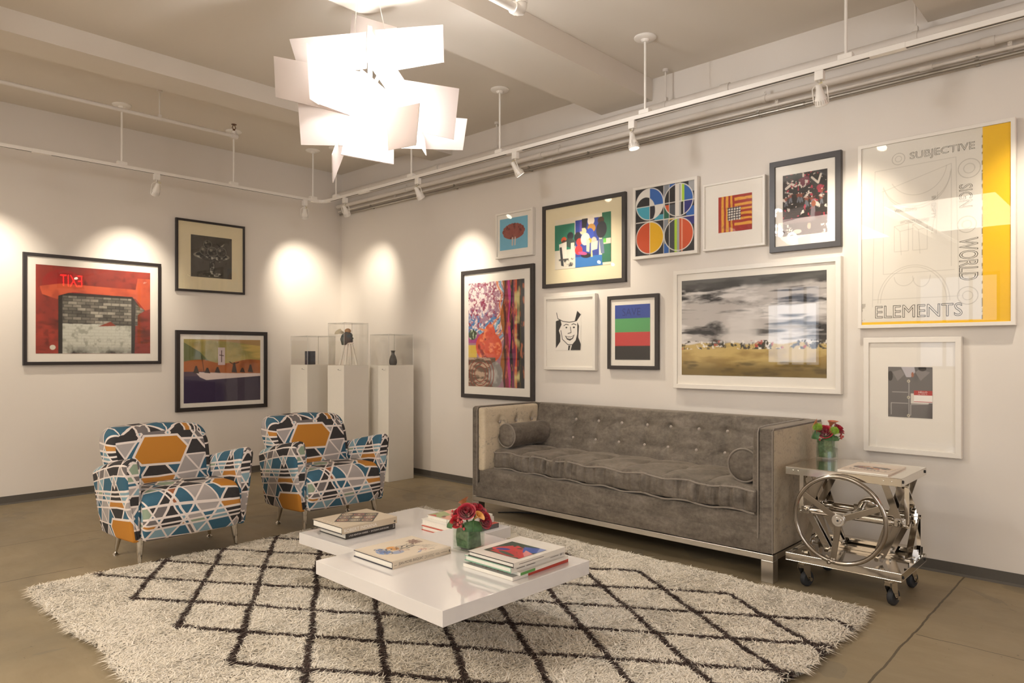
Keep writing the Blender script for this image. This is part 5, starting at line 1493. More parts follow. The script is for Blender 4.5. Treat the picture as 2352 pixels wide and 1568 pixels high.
# ------------------------------------------------------------------ books
BOARD_NAVY = M('board_navy', '#2a2b38', 0.5); BOARD_BLACK = M('board_black', '#25221f', 0.5); JACKET_TAN = M('jacket_tan', '#cdbda4', 0.4, coat=0.2); JACKET_CREAM = M('jacket_cream', '#dfd0b8', 0.4, coat=0.2)
JACKET_BLACK = M('jacket_black', '#2e2927', 0.35, coat=0.3); JACKET_WHITE = M('jacket_white', '#e9e3d8', 0.3, coat=0.3); BOARD_GREEN = M('board_green', '#7fae93', 0.5); SILVER_ = M('magazine_silver', '#b9b3ae', 0.3, coat=0.3)
RED_ = M('cover_red', '#c4523f', 0.45); GREY_ = M('cover_grey', '#5d5a58', 0.4); MAG_RED = M('spine_red', '#b8402f', 0.4); MAG_GREEN = M('spine_green', '#5f9a4f', 0.4)
def book(name, label, x0, x1, y0, y1, z0, z1, board, jacket=None, rz=0.0, group=None, soft=False, cat='book'):
    """spine on the +x side; origin at the base centre; boards enclose a block of pages"""
    t = thing(name, label, cat, ((x0 + x1) / 2, (y0 + y1) / 2, z0), rz, group)
    X, Y, h = (x1 - x0) / 2, (y1 - y0) / 2, z1 - z0
    b = 0.0008 if soft else 0.0028
    i = 0.0 if soft else 0.004
    mb = MB()
    mb.box((-X, -Y, 0), (X, Y, b)); mb.box((-X, -Y, h - b), (X, Y, h)); mb.box((X - b, -Y, b), (X, Y, h - b))
    mb.build('cover', board, t, world=False, smooth=0)
    MB().box((-X + i + 0.001, -Y + i + 0.0004, b), (X - b, Y - i - 0.0004, h - b)).build('pages', PAPER, t, world=False, smooth=0)
    if jacket:
        mb = MB()
        mb.box((-X, -Y + 0.0005, h), (X, Y - 0.0005, h + 0.0006)); mb.box((X, -Y + 0.0005, 0), (X + 0.0006, Y - 0.0005, h + 0.0006))
        mb.build('dust_jacket', jacket, t, world=False, smooth=0)
    return t, X, Y, h
EXP = (0, 1, 0); EZP = (0, 0, 1)
t, X, Y, h = book('book', 'black-spined art book under the tan book on the rear table slab', 3.45, 3.682, -2.39, -2.095, 0.2755, 0.305, BOARD_BLACK, JACKET_BLACK, group='books on the coffee table')
text('LYLE ASHTON HARRIS  •  EXCESSIVE EXPOSURE', INK_WHITE, t, (X + 0.0009, -Y + 0.018, 0.010), EXP, EZP, 0.235, 0.008)
text('M', INK_WHITE, t, (X + 0.0009, Y - 0.016, 0.008), (0, 0, 1), (0, -1, 0), 0.014, -0.009)
t, X, Y, h = book('book', 'tan jacketed art book with a patterned diamond, topmost on the rear slab', 3.427, 3.69, -2.417, -2.09, 0.305, 0.337, BOARD_BLACK, JACKET_TAN, group='books on the coffee table')
text('ROBERT INDIANA', INK_WHITE, t, (X + 0.0009, -Y + 0.012, 0.007), EXP, EZP, 0.19, 0.016)
text('INDIANA', M('ink_pale', '#dfd3c0', 0.5), t, (-X + 0.03, -Y + 0.012, h + 0.0009), (1, 0, 0), (0, 1, 0), 0.18, 0.02)
mb = MB(); mb.box((X + 0.0006, Y - 0.02, 0.006), (X + 0.001, Y - 0.01, 0.016)); mb.build('mark', INK_GREY, t, world=False, smooth=0)
A = Art(0.19, 0.19, 0.002, '#3b332e')
for i_ in range(3):
    for j_ in range(3):
        u, v_ = 0.034 + 0.061 * i_, 0.034 + 0.061 * j_
        c_ = ('#c9a37c', '#b8685c', '#a9a08a')[(i_ + 2 * j_) % 3]
        A.put(A.ring(u, v_, 0.024, 0.005), c_); A.put(A.ring(u, v_, 0.015, 0.004), ('#e8dccb', '#8d5a6a', '#c3b38c')[(i_ + j_) % 3]); A.put(A.ell(u, v_, 0.008), '#c7b38f')
A.put(A.ell(0.095, 0.095, 0.012), '#efe6d8'); A.put(A.nz(90, 141) > 0.7, '#2b2522', 0.5)
q = 0.7071
A.sheet('cover_print', COVER, t, (0.0, -0.19 * q + 0.012, h + 0.0014), (q, q, 0), (-q, q, 0))

t, X, Y, h = book('book', 'cream art book with a blue and orange scribbled cover, alone on the front slab', 4.105, 4.365, -2.633, -2.328, 0.3302, 0.357, BOARD_NAVY, JACKET_CREAM, group='books on the coffee table')
text('JEAN-MICHEL BASQUIAT', M('ink_brown', '#5c5145', 0.6), t, (X + 0.0009, -Y + 0.03, 0.007), EXP, EZP, 0.125, 0.014)
text('DRAWING', M('ink_taupe', '#a39582', 0.6), t, (X + 0.0009, -Y + 0.162, 0.007), EXP, EZP, 0.05, 0.014)
mb = MB(); mb.box((X + 0.0006, -Y + 0.008, 0.012), (X + 0.001, -Y + 0.022, 0.0132)); mb.box((X + 0.0006, Y - 0.085, 0.016), (X + 0.001, Y - 0.066, 0.0172)); mb.box((X + 0.0006, Y - 0.085, 0.011), (X + 0.001, Y - 0.062, 0.0122)); mb.box((X + 0.0006, Y - 0.055, 0.013), (X + 0.001, Y - 0.02, 0.0142)); mb.box((X + 0.0006, Y - 0.012, 0.008), (X + 0.001, Y - 0.006, 0.018))
mb.build('mark', INK_GREY, t, world=False, smooth=0)
A = Art(0.25, 0.295, 0.0018, '#e2d3bc')
rs = np.random.RandomState(3)
def scrib(cx, cy, rx, ry, n_, c, wd, seed):
    r_ = np.random.RandomState(seed)
    pts = [(cx + rx * r_.uniform(-1, 1), cy + ry * r_.uniform(-1, 1)) for _ in range(n_)]
    A.put(A.line(pts, wd), c)
A.put(A.ell(0.11, 0.235, 0.045, 0.03, 0.4) & (A.nz(60, 151) > 0.4), '#6d8fc4'); A.put(A.ell(0.1, 0.18, 0.03, 0.025) & (A.nz(60, 152) > 0.35), '#dd9a45'); A.put(A.ell(0.16, 0.2, 0.02, 0.03), '#7c93bd', 0.8)
for k in range(5):
    A.put(A.ring(0.075 + 0.018 * k, 0.235 - 0.01 * (k % 2), 0.016, 0.003), '#23201e')
for k in range(7):
    A.put(A.ring(0.1 + 0.012 * (k % 3), 0.2 - 0.018 * k, 0.013, 0.0028), '#2a2522')
scrib(0.12, 0.12, 0.025, 0.05, 16, '#2a2522', 0.0024, 4); scrib(0.08, 0.05, 0.035, 0.03, 60, '#7b5548', 0.0024, 5); scrib(0.17, 0.05, 0.04, 0.035, 26, '#a59a8c', 0.0014, 6); scrib(0.2, 0.1, 0.02, 0.02, 10, '#a8443a', 0.002, 7); scrib(0.21, 0.13, 0.015, 0.02, 8, '#4a6fae', 0.0025, 8); scrib(0.225, 0.07, 0.008, 0.015, 6, '#26221f', 0.003, 9); scrib(0.11, 0.24, 0.05, 0.02, 14, '#3c62a8', 0.0022, 10); scrib(0.15, 0.17, 0.02, 0.03, 12, '#8f4a40', 0.002, 12)
A.sheet('cover_print', COVER, t, ex=(1, 0, 0), ey=(0, 1, 0), o=(-X + 0.004, -Y + 0.005, h + 0.0014))

gstack = 'magazines and books stacked on the front slab'
t, X, Y, h = book('magazine', 'silver magazine with a red and white spine, lowest in the front stack', 4.535, 4.803, -2.417, -2.09, 0.3302, 0.345, SILVER_, None, 0.0, gstack, True, 'magazine')
MB().box((X, -Y + 0.085, 0.001), (X + 0.0006, Y, 0.014)).build('spine_band', MAG_RED, t, world=False, smooth=0)
MB().box((X, -Y, 0.001), (X + 0.0006, -Y + 0.0845, 0.014)).build('spine_band', JACKET_WHITE, t, world=False, smooth=0)
A = Art(0.25, 0.05, 0.0016, '#b3ada8')
rr = np.random.RandomState(2)
A.put(A.line([(0.02 + 0.0105 * k, 0.025 + 0.012 * (-1) ** k + 0.004 * math.sin(k)) for k in range(20)], 0.0035), '#9a3b34')
A.sheet('cover_print', COVER, t, ex=(1, 0, 0), ey=(0, 1, 0), o=(-X + 0.008, -Y + 0.004, h + 0.0008))
t, X, Y, h = book('magazine', 'white magazine with a green spine label, second from the bottom of the front stack', 4.56, 4.812, -2.392, -2.10, 0.346, 0.358, JACKET_WHITE, None, math.radians(1.5), gstack, True, 'magazine')
MB().box((X, -Y, 0.001), (X + 0.0006, -Y + 0.085, 0.0112)).build('spine_band', MAG_GREEN, t, world=False, smooth=0)
t, X, Y, h = book('book', 'white book with pale green boards, under the red and blue cover', 4.547, 4.797, -2.42, -2.105, 0.3582, 0.3795, BOARD_GREEN, JACKET_WHITE, 0.0, gstack)
text('#1', INK_BLACK, t, (X + 0.0009, Y - 0.03, 0.006), EXP, EZP, 0.02, 0.011)
mb = MB(); mb.box((X + 0.0006, -Y + 0.03, 0.010), (X + 0.001, -Y + 0.075, 0.0125)); mb.box((X + 0.0006, -Y + 0.085, 0.010), (X + 0.001, -Y + 0.135, 0.0125)); mb.box((X + 0.0006, Y - 0.09, 0.010), (X + 0.001, Y - 0.04, 0.0118)); mb.build('mark', INK_GREY, t, world=False, smooth=0)
t, X, Y, h = book('book', 'white art book with a red, blue and green cover, on top of the front stack', 4.567, 4.81, -2.42, -2.118, 0.380, 0.398, BOARD_BLACK, JACKET_WHITE, 0.0, gstack)
A = Art(0.185, 0.165, 0.0016, '#2f4a3c')
for k, (pts, c) in enumerate((([(0.0, 0.12), (0.06, 0.02), (0.12, 0.03), (0.185, 0.12), (0.185, 0.165), (0.12, 0.1)], '#c63a3c'), ([(0.02, 0.15), (0.1, 0.09), (0.185, 0.15), (0.12, 0.165)], '#b93338'), ([(0.09, 0.03), (0.16, 0.0), (0.185, 0.06), (0.14, 0.09)], '#3a58a8'), ([(0.13, 0.06), (0.185, 0.08), (0.185, 0.13), (0.15, 0.1)], '#d98a86'), ([(0.15, 0.0), (0.185, 0.0), (0.185, 0.06)], '#7f8fc0'))):
    A.put(A.poly(pts), c)
A.put(A.ell(0.05, 0.105, 0.045, 0.026, -0.4), '#c63a3c'); A.put(A.ell(0.05, 0.105, 0.03, 0.014, -0.4), '#33468f'); A.put(A.ell(0.075, 0.04, 0.04, 0.02, 0.5) & (A.nz(40, 161) > 0.5), '#2f4a3c'); A.put(A.ell(0.1, 0.14, 0.05, 0.012, 0.2), '#33503f')
A.sheet('cover_print', COVER, t, ex=(1, 0, 0), ey=(0, 1, 0), o=(-X + 0.035, -Y + 0.05, h + 0.0014))
mb = MB(); mb.box((X + 0.0006, -Y + 0.03, 0.008), (X + 0.001, -Y + 0.17, 0.010)); mb.build('mark', INK_GREY, t, world=False, smooth=0)

gb = 'books behind the flowers on the rear slab'
t, X, Y, h = book('book', 'grey spined book with red edged boards, lowest of the pile behind the flowers', 3.80, 4.05, -2.02, -1.715, 0.2755, 0.298, RED_, None, 0.0, gb)
MB().box((X, -Y, 0), (X + 0.001, Y, h)).build('spine', GREY_, t, world=False, smooth=0)
book('book', 'thick white book in the middle of the pile behind the flowers', 3.788, 4.02, -2.012, -1.72, 0.2985, 0.328, JACKET_WHITE, None, 0.0, gb)
t, X, Y, h = book('book', 'white book with a coral and green cover on top of the pile behind the flowers', 3.80, 4.03, -1.985, -1.74, 0.3285, 0.345, JACKET_WHITE, None, 0.0, gb)
A = Art(0.2, 0.23, 0.002, '#d99a82')
A.put(A.nz(18, 171) > 0.55, '#e6d6c0'); A.put(A.poly([(0, 0.23), (0, 0.12), (0.09, 0.15), (0.1, 0.23)]), '#9aa56a'); A.put(A.poly([(0, 0.23), (0.03, 0.2), (0.07, 0.23)]), '#c9493c'); A.put(A.nz(26, 172) > 0.66, '#7c4a3a')
A.sheet('cover_print', COVER, t, ex=(1, 0, 0), ey=(0, 1, 0), o=(-X + 0.003, -Y + 0.003, h + 0.0008))

# ------------------------------------------------------------------ flowers in glass cubes
def petal_mat(name, a, b):
    t = NT(name)
    t.l(t.ramp(t.noise(t.coord(), 55, 3), [(0.3, a), (0.7, b)]), t.b.inputs['Base Color'])
    t.set(Roughness=0.5)
    t.b.inputs['Sheen Weight'].default_value = 0.3
    return t.m
ROSE_DARK = petal_mat('rose_dark_red', '#930f25', '#bd1a33'); ROSE_RED = petal_mat('rose_red', '#b3121f', '#d2202c'); CALLA = petal_mat('calla_orange', '#c98128', '#dda348'); CALLA_RED = petal_mat('calla_rust', '#a5552f', '#c57b4a')
LEAF = petal_mat('leaf_green', '#23481f', '#35662c'); LIME = petal_mat('lime_green', '#83ad2c', '#a9c845'); BERRY = petal_mat('berry_red', '#a93235', '#cc5550'); LEAF_WET = petal_mat('leaf_in_water', '#35532f', '#6d8a60'); STEM = petal_mat('stem_green', '#4a6a34', '#5f8040')
def rose(c, r, mat, label, axis=(0, -0.3, 1), seed=0, group='roses in the glass vases'):
    rs = random.Random(seed)
    t = thing('rose', label, 'flower', (c[0], c[1], c[2]), 0, group)
    q = Vector((0, 0, 1)).rotation_difference(Vector(axis).normalized()).to_matrix()
    def petal(mb, th0, rad, hgt, wid, flare, z0):
        G = []
        for i in range(7):
            v_ = i / 6
            row = []
            for j in range(7):
                u = j / 6 * 2 - 1
                th = th0 + u * wid
                rr_ = rad * (0.45 + 0.62 * math.sin(v_ * PI * 0.55)) + flare * max(0, v_ - 0.7) ** 2 * 6 * r - 0.12 * rad * u * u
                z = z0 + hgt * v_ * (1 - 0.16 * u * u) - flare * max(0, v_ - 0.75) * r * 1.2
                row.append(q @ Vector((rr_ * math.cos(th), rr_ * math.sin(th), z)))
            G.append(row)
        mb.grid(G)
    core = MB()
    for k in range(5):
        petal(core, rs.uniform(0, 6.28), r * (0.16 + 0.055 * k), r * 1.02, 1.35, 0.0, -0.32 * r)
    core.build('heart', mat, t, world=False, smooth=80)
    for ring, (n_, rad, fl, hh) in enumerate(((3, 0.52, 0.10, 1.0), (4, 0.72, 0.22, 0.92), (5, 0.92, 0.38, 0.8))):
        for k in range(n_):
            mb = MB(); petal(mb, 6.28 * k / n_ + ring * 0.6 + rs.uniform(-0.15, 0.15), r * rad, r * hh * 1.05, 0.85, fl, -0.45 * r)
            mb.build('petal', mat, t, world=False, smooth=80)
    ax = Vector(axis).normalized()
    MB().tube([tuple(-ax * 0.3 * r), tuple(-ax * (r + 0.03) + Vector((0, 0, -0.03)))], 0.003, 7).build('stem', STEM, t, world=False)
    return t
def calla(c, L, mat, label, direction, seed=0):
    t = thing('calla_lily', label, 'flower', c, 0, 'calla lilies in the glass vases')
    d = Vector(direction).normalized()
    q = Vector((0, 0, 1)).rotation_difference(d).to_matrix()
    G = []
    for i in range(12):
        v_ = i / 11
        rad = L * (0.07 + 0.34 * v_ ** 1.9)
        row = []
        for j in range(21):
            th = -PI * 1.02 + j / 20 * PI * 2.04
            tip = L * (0.42 * max(0, math.cos(th / 1.0)) ** 3) * v_ ** 3
            row.append(q @ Vector((rad * math.cos(th) + tip * 0.55, rad * math.sin(th), L * 0.9 * v_ - L * 0.12 * v_ ** 3 * (1 - math.cos(th)) + tip * 0.2)))
        G.append(row)
    mb = MB(); mb.grid(G); mb.build('spathe', mat, t, world=False, smooth=80)
    mb = MB(); mb.tube([q @ Vector((0, 0, L * 0.25)), q @ Vector((0, 0, L * 0.72))], [0.003, 0.002], 8); mb.build('spadix', mat, t, world=False)
    MB().tube([(0, 0, 0), tuple(-d * 0.05 + Vector((0, 0, -0.03)))], 0.004, 8).build('stem', STEM, t, world=False)
    return t
def berries(pts, c, label, r=0.0055):
    t = thing('berry_sprig', label, 'berries', c, 0, 'red berry sprigs in the glass vases')
    for p in pts:
        b = MB(); b.sphere(p, r, 10, (1, 1, 1.25)); b.build('berry', BERRY, t, world=False)
    st_ = MB()
    for p in pts:
        st_.tube([(0, 0, -0.05), (p[0] * 0.5, p[1] * 0.5, -0.02 + p[2] * 0.4), p], 0.0012, 5)
    st_.build('stem', STEM, t, world=False)
    return t
def mum(c, r, label, seed):
    t = thing('green_flower', label, 'flower', c, 0, 'lime green flowers in the glass vases')
    rs = random.Random(seed)
    mb = MB()
    for k in range(150):
        z = 1 - 1.5 * (k + 0.5) / 150; th = k * 2.39996
        s_ = math.sqrt(max(0, 1 - z * z))
        d = Vector((s_ * math.cos(th), s_ * math.sin(th), z))
        mb.tube([d * r * 0.5, d * r * 0.85 + Vector((0, 0, 0.1 * r)), d * r * rs.uniform(0.95, 1.1) + Vector((0, 0, 0.15 * r))], [r * 0.07, r * 0.06, r * 0.015], 5, cap=False)
    mb.sphere((0, 0, 0), r * 0.6, 12)
    mb.build('petal_head', LIME, t, world=False)
    MB().tube([(0, 0, -r * 0.5), (0, 0, -r - 0.05)], 0.003, 7).build('stem', STEM, t, world=False)
    return t
def folded_leaf(c, w_, h_, ang, label):
    t = thing('leaf', label, 'leaf', c, ang, 'folded leaves at the vase rims')
    G = [[((j / 8 - 0.5) * w_, -0.018 * math.sin(PI * (0.5 + i / 16)) - 0.01 * (1 - (j / 4 - 1) ** 2), h_ * (i / 8) * (1 - 0.25 * abs(j / 4 - 1))) for j in range(9)] for i in range(9)]
    G2 = (np.array(G) + np.array([0, 0.0012, 0]))
    mb = MB(); mb.grid(G); mb.grid(G2); mb.build('blade', LEAF, t, world=False, smooth=80)
    r = MB(); r.tube([(0, -0.0285, 0.0), (0, -0.0285, h_ * 0.96)], 0.0009, 5); r.build('midrib', STEM, t, world=False)
    return t
def vase(cx, cy, z, s, h_, label, rz=0.0):
    t = thing('glass_vase', label, 'vase', (cx, cy, z), rz)
    X = s / 2; th = 0.004
    mb = MB()
    out = rounded([(-X, -X, 0.006), (X, -X, 0.006), (X, X, 0.006), (-X, X, 0.006)], 3)
    inn = rounded([(-X + th, -X + th, 0.004), (X - th, -X + th, 0.004), (X - th, X - th, 0.004), (-X + th, X - th, 0.004)], 3)
    m = len(out)
    P = [(x, y, 0.0005) for x, y in out] + [(x, y, h_) for x, y in out] + [(x, y, h_) for x, y in inn] + [(x, y, 0.01) for x, y in inn]
    F = []
    for k in range(m):
        k2 = (k + 1) % m
        for L_ in range(3):
            F.append((L_ * m + k, L_ * m + k2, (L_ + 1) * m + k2, (L_ + 1) * m + k))
    F.append(tuple(range(m))[::-1]); F.append(tuple(3 * m + k for k in range(m)))
    mb.add(P, F); mb.build('glass', VASE_GLASS, t, world=False, smooth=30)
    # broad leaves coiled inside
    G = []
    Xi = X - th - 0.003
    for i in range(10):
        v_ = i / 9
        row = []
        for j in range(48):
            a = 2 * PI * j / 48
            k = 1 / max(abs(math.cos(a)), abs(math.sin(a)))
            k = min(k, 1.3)
            rr_ = Xi * k * (0.95 + 0.05 * math.sin(3 * a + 4 * v_)) * (1.0 if v_ < 0.55 else 1.0 - 0.1 * (v_ - 0.55))
            row.append((rr_ * math.cos(a), rr_ * math.sin(a), 0.012 + (h_ * 0.94 - 0.012) * v_ * (1 - 0.06 * math.sin(2 * a + 1))))
        G.append(row)
    mb = MB(); mb.grid(G, closed_u=True); mb.build('leaf_lining', LEAF_WET, t, world=False, smooth=80)
    mb = MB()
    for k in range(7):
        a = k * 0.9
        mb.tube([(0.6 * Xi * math.cos(a), 0.6 * Xi * math.sin(a), 0.014), (0.35 * Xi * math.cos(a + 2), 0.35 * Xi * math.sin(a + 2), h_ * 1.02)], 0.003, 7)
    mb.build('cut_stems', STEM, t, world=False)
    return t
vase(4.364, -2.224, 0.3302, 0.100, 0.098, 'square glass vase of flowers on the front slab of the coffee table')
vx, vy, vz = 4.37, -2.229, 0.43
# camera-facing side of the bunch is toward +x, -y
rose((vx + 0.012, vy - 0.025, vz + 0.062), 0.036, ROSE_DARK, 'big dark red rose in the middle of the coffee table bunch', (0.5, -0.6, 0.75), 1)
rose((vx - 0.02, vy - 0.052, vz + 0.022), 0.025, ROSE_RED, 'small bright red rose low in the coffee table bunch', (0.4, -0.9, 0.35), 2)
rose((vx + 0.005, vy + 0.045, vz + 0.062), 0.036, ROSE_DARK, 'dark red rose behind the orange lily in the coffee table bunch', (0.4, 0.2, 0.9), 3)
rose((vx + 0.052, vy + 0.040, vz + 0.022), 0.034, ROSE_DARK, 'dark red rose under the orange lily, low over the vase rim on the table', (0.9, 0.1, 0.4), 4)
rose((vx - 0.045, vy - 0.02, vz + 0.048), 0.03, ROSE_DARK, 'dark red rose at the back of the coffee table bunch by the berries', (-0.5, -0.3, 0.8), 5)
calla((vx + 0.035, vy - 0.002, vz + 0.035), 0.05, CALLA, 'orange calla lily opening from the front of the coffee table bunch', (0.75, 0.05, 0.55))
calla((vx - 0.035, vy + 0.012, vz + 0.058), 0.055, CALLA_RED, 'rust coloured calla lily at the top of the coffee table bunch', (-0.3, -0.05, 0.9))
mum((vx - 0.015, vy + 0.005, vz + 0.072), 0.022, 'lime green flower tucked at the top of the coffee table bunch', 1)
berries([(-0.045, -0.055, 0.035), (-0.05, -0.05, 0.05), (-0.055, -0.035, 0.028), (0.0, -0.062, 0.02), (0.01, -0.06, 0.012), (0.004, -0.068, 0.004), (0.018, -0.062, -0.002), (-0.004, -0.056, 0.032), (0.022, -0.06, 0.018), (0.028, -0.055, -0.012)], (vx, vy, vz + 0.012), 'sprig of red berries in the coffee table bunch')
folded_leaf((vx + 0.038, vy - 0.012, vz - 0.012), 0.075, 0.045, math.radians(50), 'broad green leaf folded over the coffee table vase rim')
folded_leaf((vx - 0.045, vy - 0.05, vz - 0.005), 0.05, 0.035, math.radians(-20), 'dark green leaf poking out behind the small red rose on the table')

# ------------------------------------------------------------------ steel lift cart
cart = thing('lift_cart', 'polished steel scissor lift cart with a large handwheel', 'cart', (5.425, -0.565, 0))
KX0, KX1, KY0, KY1 = 5.162, 5.688, -0.79, -0.345
def tray(z1, depth, lip, flip):
    mb = MB(); th = 0.003
    if flip:   # top plate, rim turned down
        mb.box((KX0, KY0, z1 - th), (KX1, KY1, z1))
        zz0, zz1 = z1 - depth, z1 - th
    else:      # deck with rim turned up a little
        mb.box((KX0, KY0, z1 - depth), (KX1, KY1, z1 - depth + th))
        zz0, zz1 = z1 - depth + th, z1
    mb.box((KX0, KY0, zz0), (KX1, KY0 + th, zz1)); mb.box((KX0, KY1 - th, zz0), (KX1, KY1, zz1)); mb.box((KX0, KY0 + th, zz0), (KX0 + th, KY1 - th, zz1)); mb.box((KX1 - th, KY0 + th, zz0), (KX1, KY1 - th, zz1))
    return mb
tray(0.603, 0.038, 0, True).build('top_tray', CHROME, cart, smooth=0, bevel=0.0012)
mb = tray(0.172, 0.038, 0, False); mb.box((KX0 + 0.003, KY0 + 0.003, 0.16), (KX1 - 0.003, KY1 - 0.003, 0.163)); mb.build('base_tray', CHROME, cart, smooth=0, bevel=0.0012)
for x, z in ((KX0 + 0.035, 0.583), (KX0 + 0.06, 0.583), (KX1 - 0.08, 0.583), (KX1 - 0.045, 0.583)):
    MB().cyl((x, KY0 + 0.001, z), (x, KY0 - 0.003, z), 0.006, n=10).build('bolt', CHROME, cart)
for y in (KY0 + 0.02, KY1 - 0.03):
    for z in (0.585, 0.152):
        MB().cyl((KX1 - 0.001, y, z), (KX1 + 0.004, y, z), 0.008, n=6).build('bolt', RUBBER, cart)
# scissor arms front and rear
for y in (-0.655, -0.465):
    for s, xo, xi, xt in ((-1, 5.215, 5.235, 5.305), (1, 5.645, 5.625, 5.575)):
        MB().bar((xt, y, 0.565), (xo, y, 0.372), 0.03, 0.006, (0, 1, 0)).build('scissor_arm', CHROME_DARK, cart, smooth=0)
        MB().bar((xo, y + 0.009, 0.372), (xt - s * 0.02, y + 0.009, 0.175), 0.03, 0.006, (0, 1, 0)).build('scissor_arm', CHROME_DARK, cart, smooth=0)
        MB().bar((xi + s * 0.03, y + 0.03, 0.565), (xi - s * 0.085, y + 0.03, 0.19), 0.034, 0.01, (0, 1, 0)).build('scissor_arm', CHROME_DARK, cart, smooth=0)
        j = MB(); j.box((xo - 0.02, y - 0.016, 0.355), (xo + 0.02, y + 0.03, 0.39)); j.build('joint_block', CHROME, cart, bevel=0.003)
        j = MB()
        for (px, pz) in ((xo, 0.372), (xt, 0.555), (xt - s * 0.02, 0.19)):
            j.cyl((px, y - 0.035, pz), (px, y + 0.04, pz), 0.006, n=10); j.cyl((px, y - 0.038, pz), (px, y - 0.026, pz), 0.011, n=6); j.cyl((px, y + 0.034, pz), (px, y + 0.044, pz), 0.011, n=6)
        j.build('pivot_bolt', CHROME, cart)
for s, x in ((-1, 5.195), (1, 5.665)):   # side links seen edge on
    MB().bar((x, -0.66, 0.56), (x, -0.44, 0.37), 0.006, 0.028, (1, 0, 0)).build('side_link', CHROME, cart, smooth=0)
    MB().bar((x, -0.44, 0.37), (x, -0.60, 0.18), 0.006, 0.028, (1, 0, 0)).build('side_link', CHROME, cart, smooth=0)
    MB().bar((x + s * 0.008, -0.64, 0.56), (x + s * 0.008, -0.645, 0.35), 0.006, 0.02, (1, 0, 0)).build('side_link', CHROME, cart, smooth=0)
    MB().bar((x + s * 0.008, -0.43, 0.37), (x + s * 0.008, -0.425, 0.18), 0.006, 0.018, (1, 0, 0)).build('side_link', CHROME, cart, smooth=0)
    j = MB()
    for yy, zz in ((-0.66, 0.55), (-0.44, 0.37), (-0.60, 0.19), (-0.645, 0.36)):
        j.cyl((x - s * 0.008, yy, zz), (x + s * 0.02, yy, zz), 0.006, n=10); j.cyl((x + s * 0.014, yy, zz), (x + s * 0.022, yy, zz), 0.011, n=6)
    j.build('pivot_bolt', CHROME, cart)
mb = MB(); mb.cyl((5.20, -0.655, 0.372), (5.66, -0.655, 0.372), 0.012, n=18); mb.cyl((5.245, -0.655, 0.372), (5.615, -0.655, 0.372), 0.0195, n=22); mb.build('lift_screw', CHROME, cart)
mb = MB(); mb.cyl((5.20, -0.465, 0.372), (5.66, -0.465, 0.372), 0.012, n=16); mb.cyl((5.29, -0.465, 0.372), (5.58, -0.465, 0.372), 0.018, n=20); mb.build('lift_screw', CHROME, cart)
mb = MB(); mb.cyl((5.425, -0.69, 0.372), (5.425, -0.43, 0.372), 0.014, n=16); mb.lathe([(0, -0.03), (0.05, -0.03), (0.055, -0.02), (0.055, 0.02), (0.05, 0.03), (0, 0.03)], (5.46, -0.46, 0.385), (0, 1, 0.2), 24); mb.box((5.39, -0.49, 0.34), (5.52, -0.44, 0.40)); mb.build('gear_box', CHROME, cart, bevel=0.004)
mb = MB(); mb.box((KX0 + 0.02, KY1 - 0.07, 0.163), (KX1 - 0.02, KY1 - 0.02, 0.205)); mb.box((KX0 + 0.02, KY1 - 0.14, 0.163), (KX1 - 0.02, KY1 - 0.10, 0.178)); mb.build('rear_channel', CHROME, cart, smooth=0, bevel=0.002)
for x in (KX1 - 0.05,):
    mb = MB(); mb.box((x, KY1 - 0.13, 0.163), (x + 0.045, KY1 - 0.125, 0.215)); mb.box((x, KY1 - 0.05, 0.163), (x + 0.045, KY1 - 0.045, 0.215)); mb.box((x, KY1 - 0.13, 0.163), (x + 0.004, KY1 - 0.045, 0.2)); mb.build('bracket', CHROME, cart, smooth=0)
# handwheel
WC = Vector((5.425, -0.812, 0.378))
hw = MB().tube([(WC.x + 0.205 * math.cos(a), WC.y, WC.z + 0.205 * math.sin(a)) for a in np.linspace(0, 2 * PI, 65)[:-1]], 0.0105, 14, closed=True).build('handwheel', CHROME_DARK, cart)
mb = MB(); mb.cyl((WC.x, WC.y - 0.016, WC.z), (WC.x, WC.y + 0.022, WC.z), 0.029, n=28); mb.cyl((WC.x, WC.y - 0.019, WC.z), (WC.x, WC.y - 0.015, WC.z), 0.017, n=24); mb.cyl((WC.x, WC.y + 0.02, WC.z), (WC.x, -0.66, WC.z), 0.014, n=16); mb.build('hub', SATIN, hw, bevel=0.002)
MB().cyl((WC.x, WC.y - 0.021, WC.z), (WC.x, WC.y - 0.018, WC.z), 0.005, n=12).build('hub_screw', RUBBER, hw)
for a in (math.radians(148), math.radians(24), math.radians(262)):
    p = (WC.x + 0.027 * math.cos(a), WC.y, WC.z + 0.027 * math.sin(a)); q = (WC.x + 0.2 * math.cos(a), WC.y + 0.001, WC.z + 0.2 * math.sin(a))
    MB().bar(p, q, 0.028, 0.007, (0, 1, 0)).build('spoke', CHROME_DARK, hw, smooth=0, bevel=0.002)
mb = MB()
for k in range(9):
    a = k * 0.7
    mb.sphere((WC.x - 0.035 + 0.016 * math.cos(a), WC.y - 0.004 + 0.004 * (k % 3), WC.z - 0.201 + 0.012 * math.sin(a * 1.3)), 0.0085, 10)
mb.build('chain_knob', CHROME_DARK, hw)
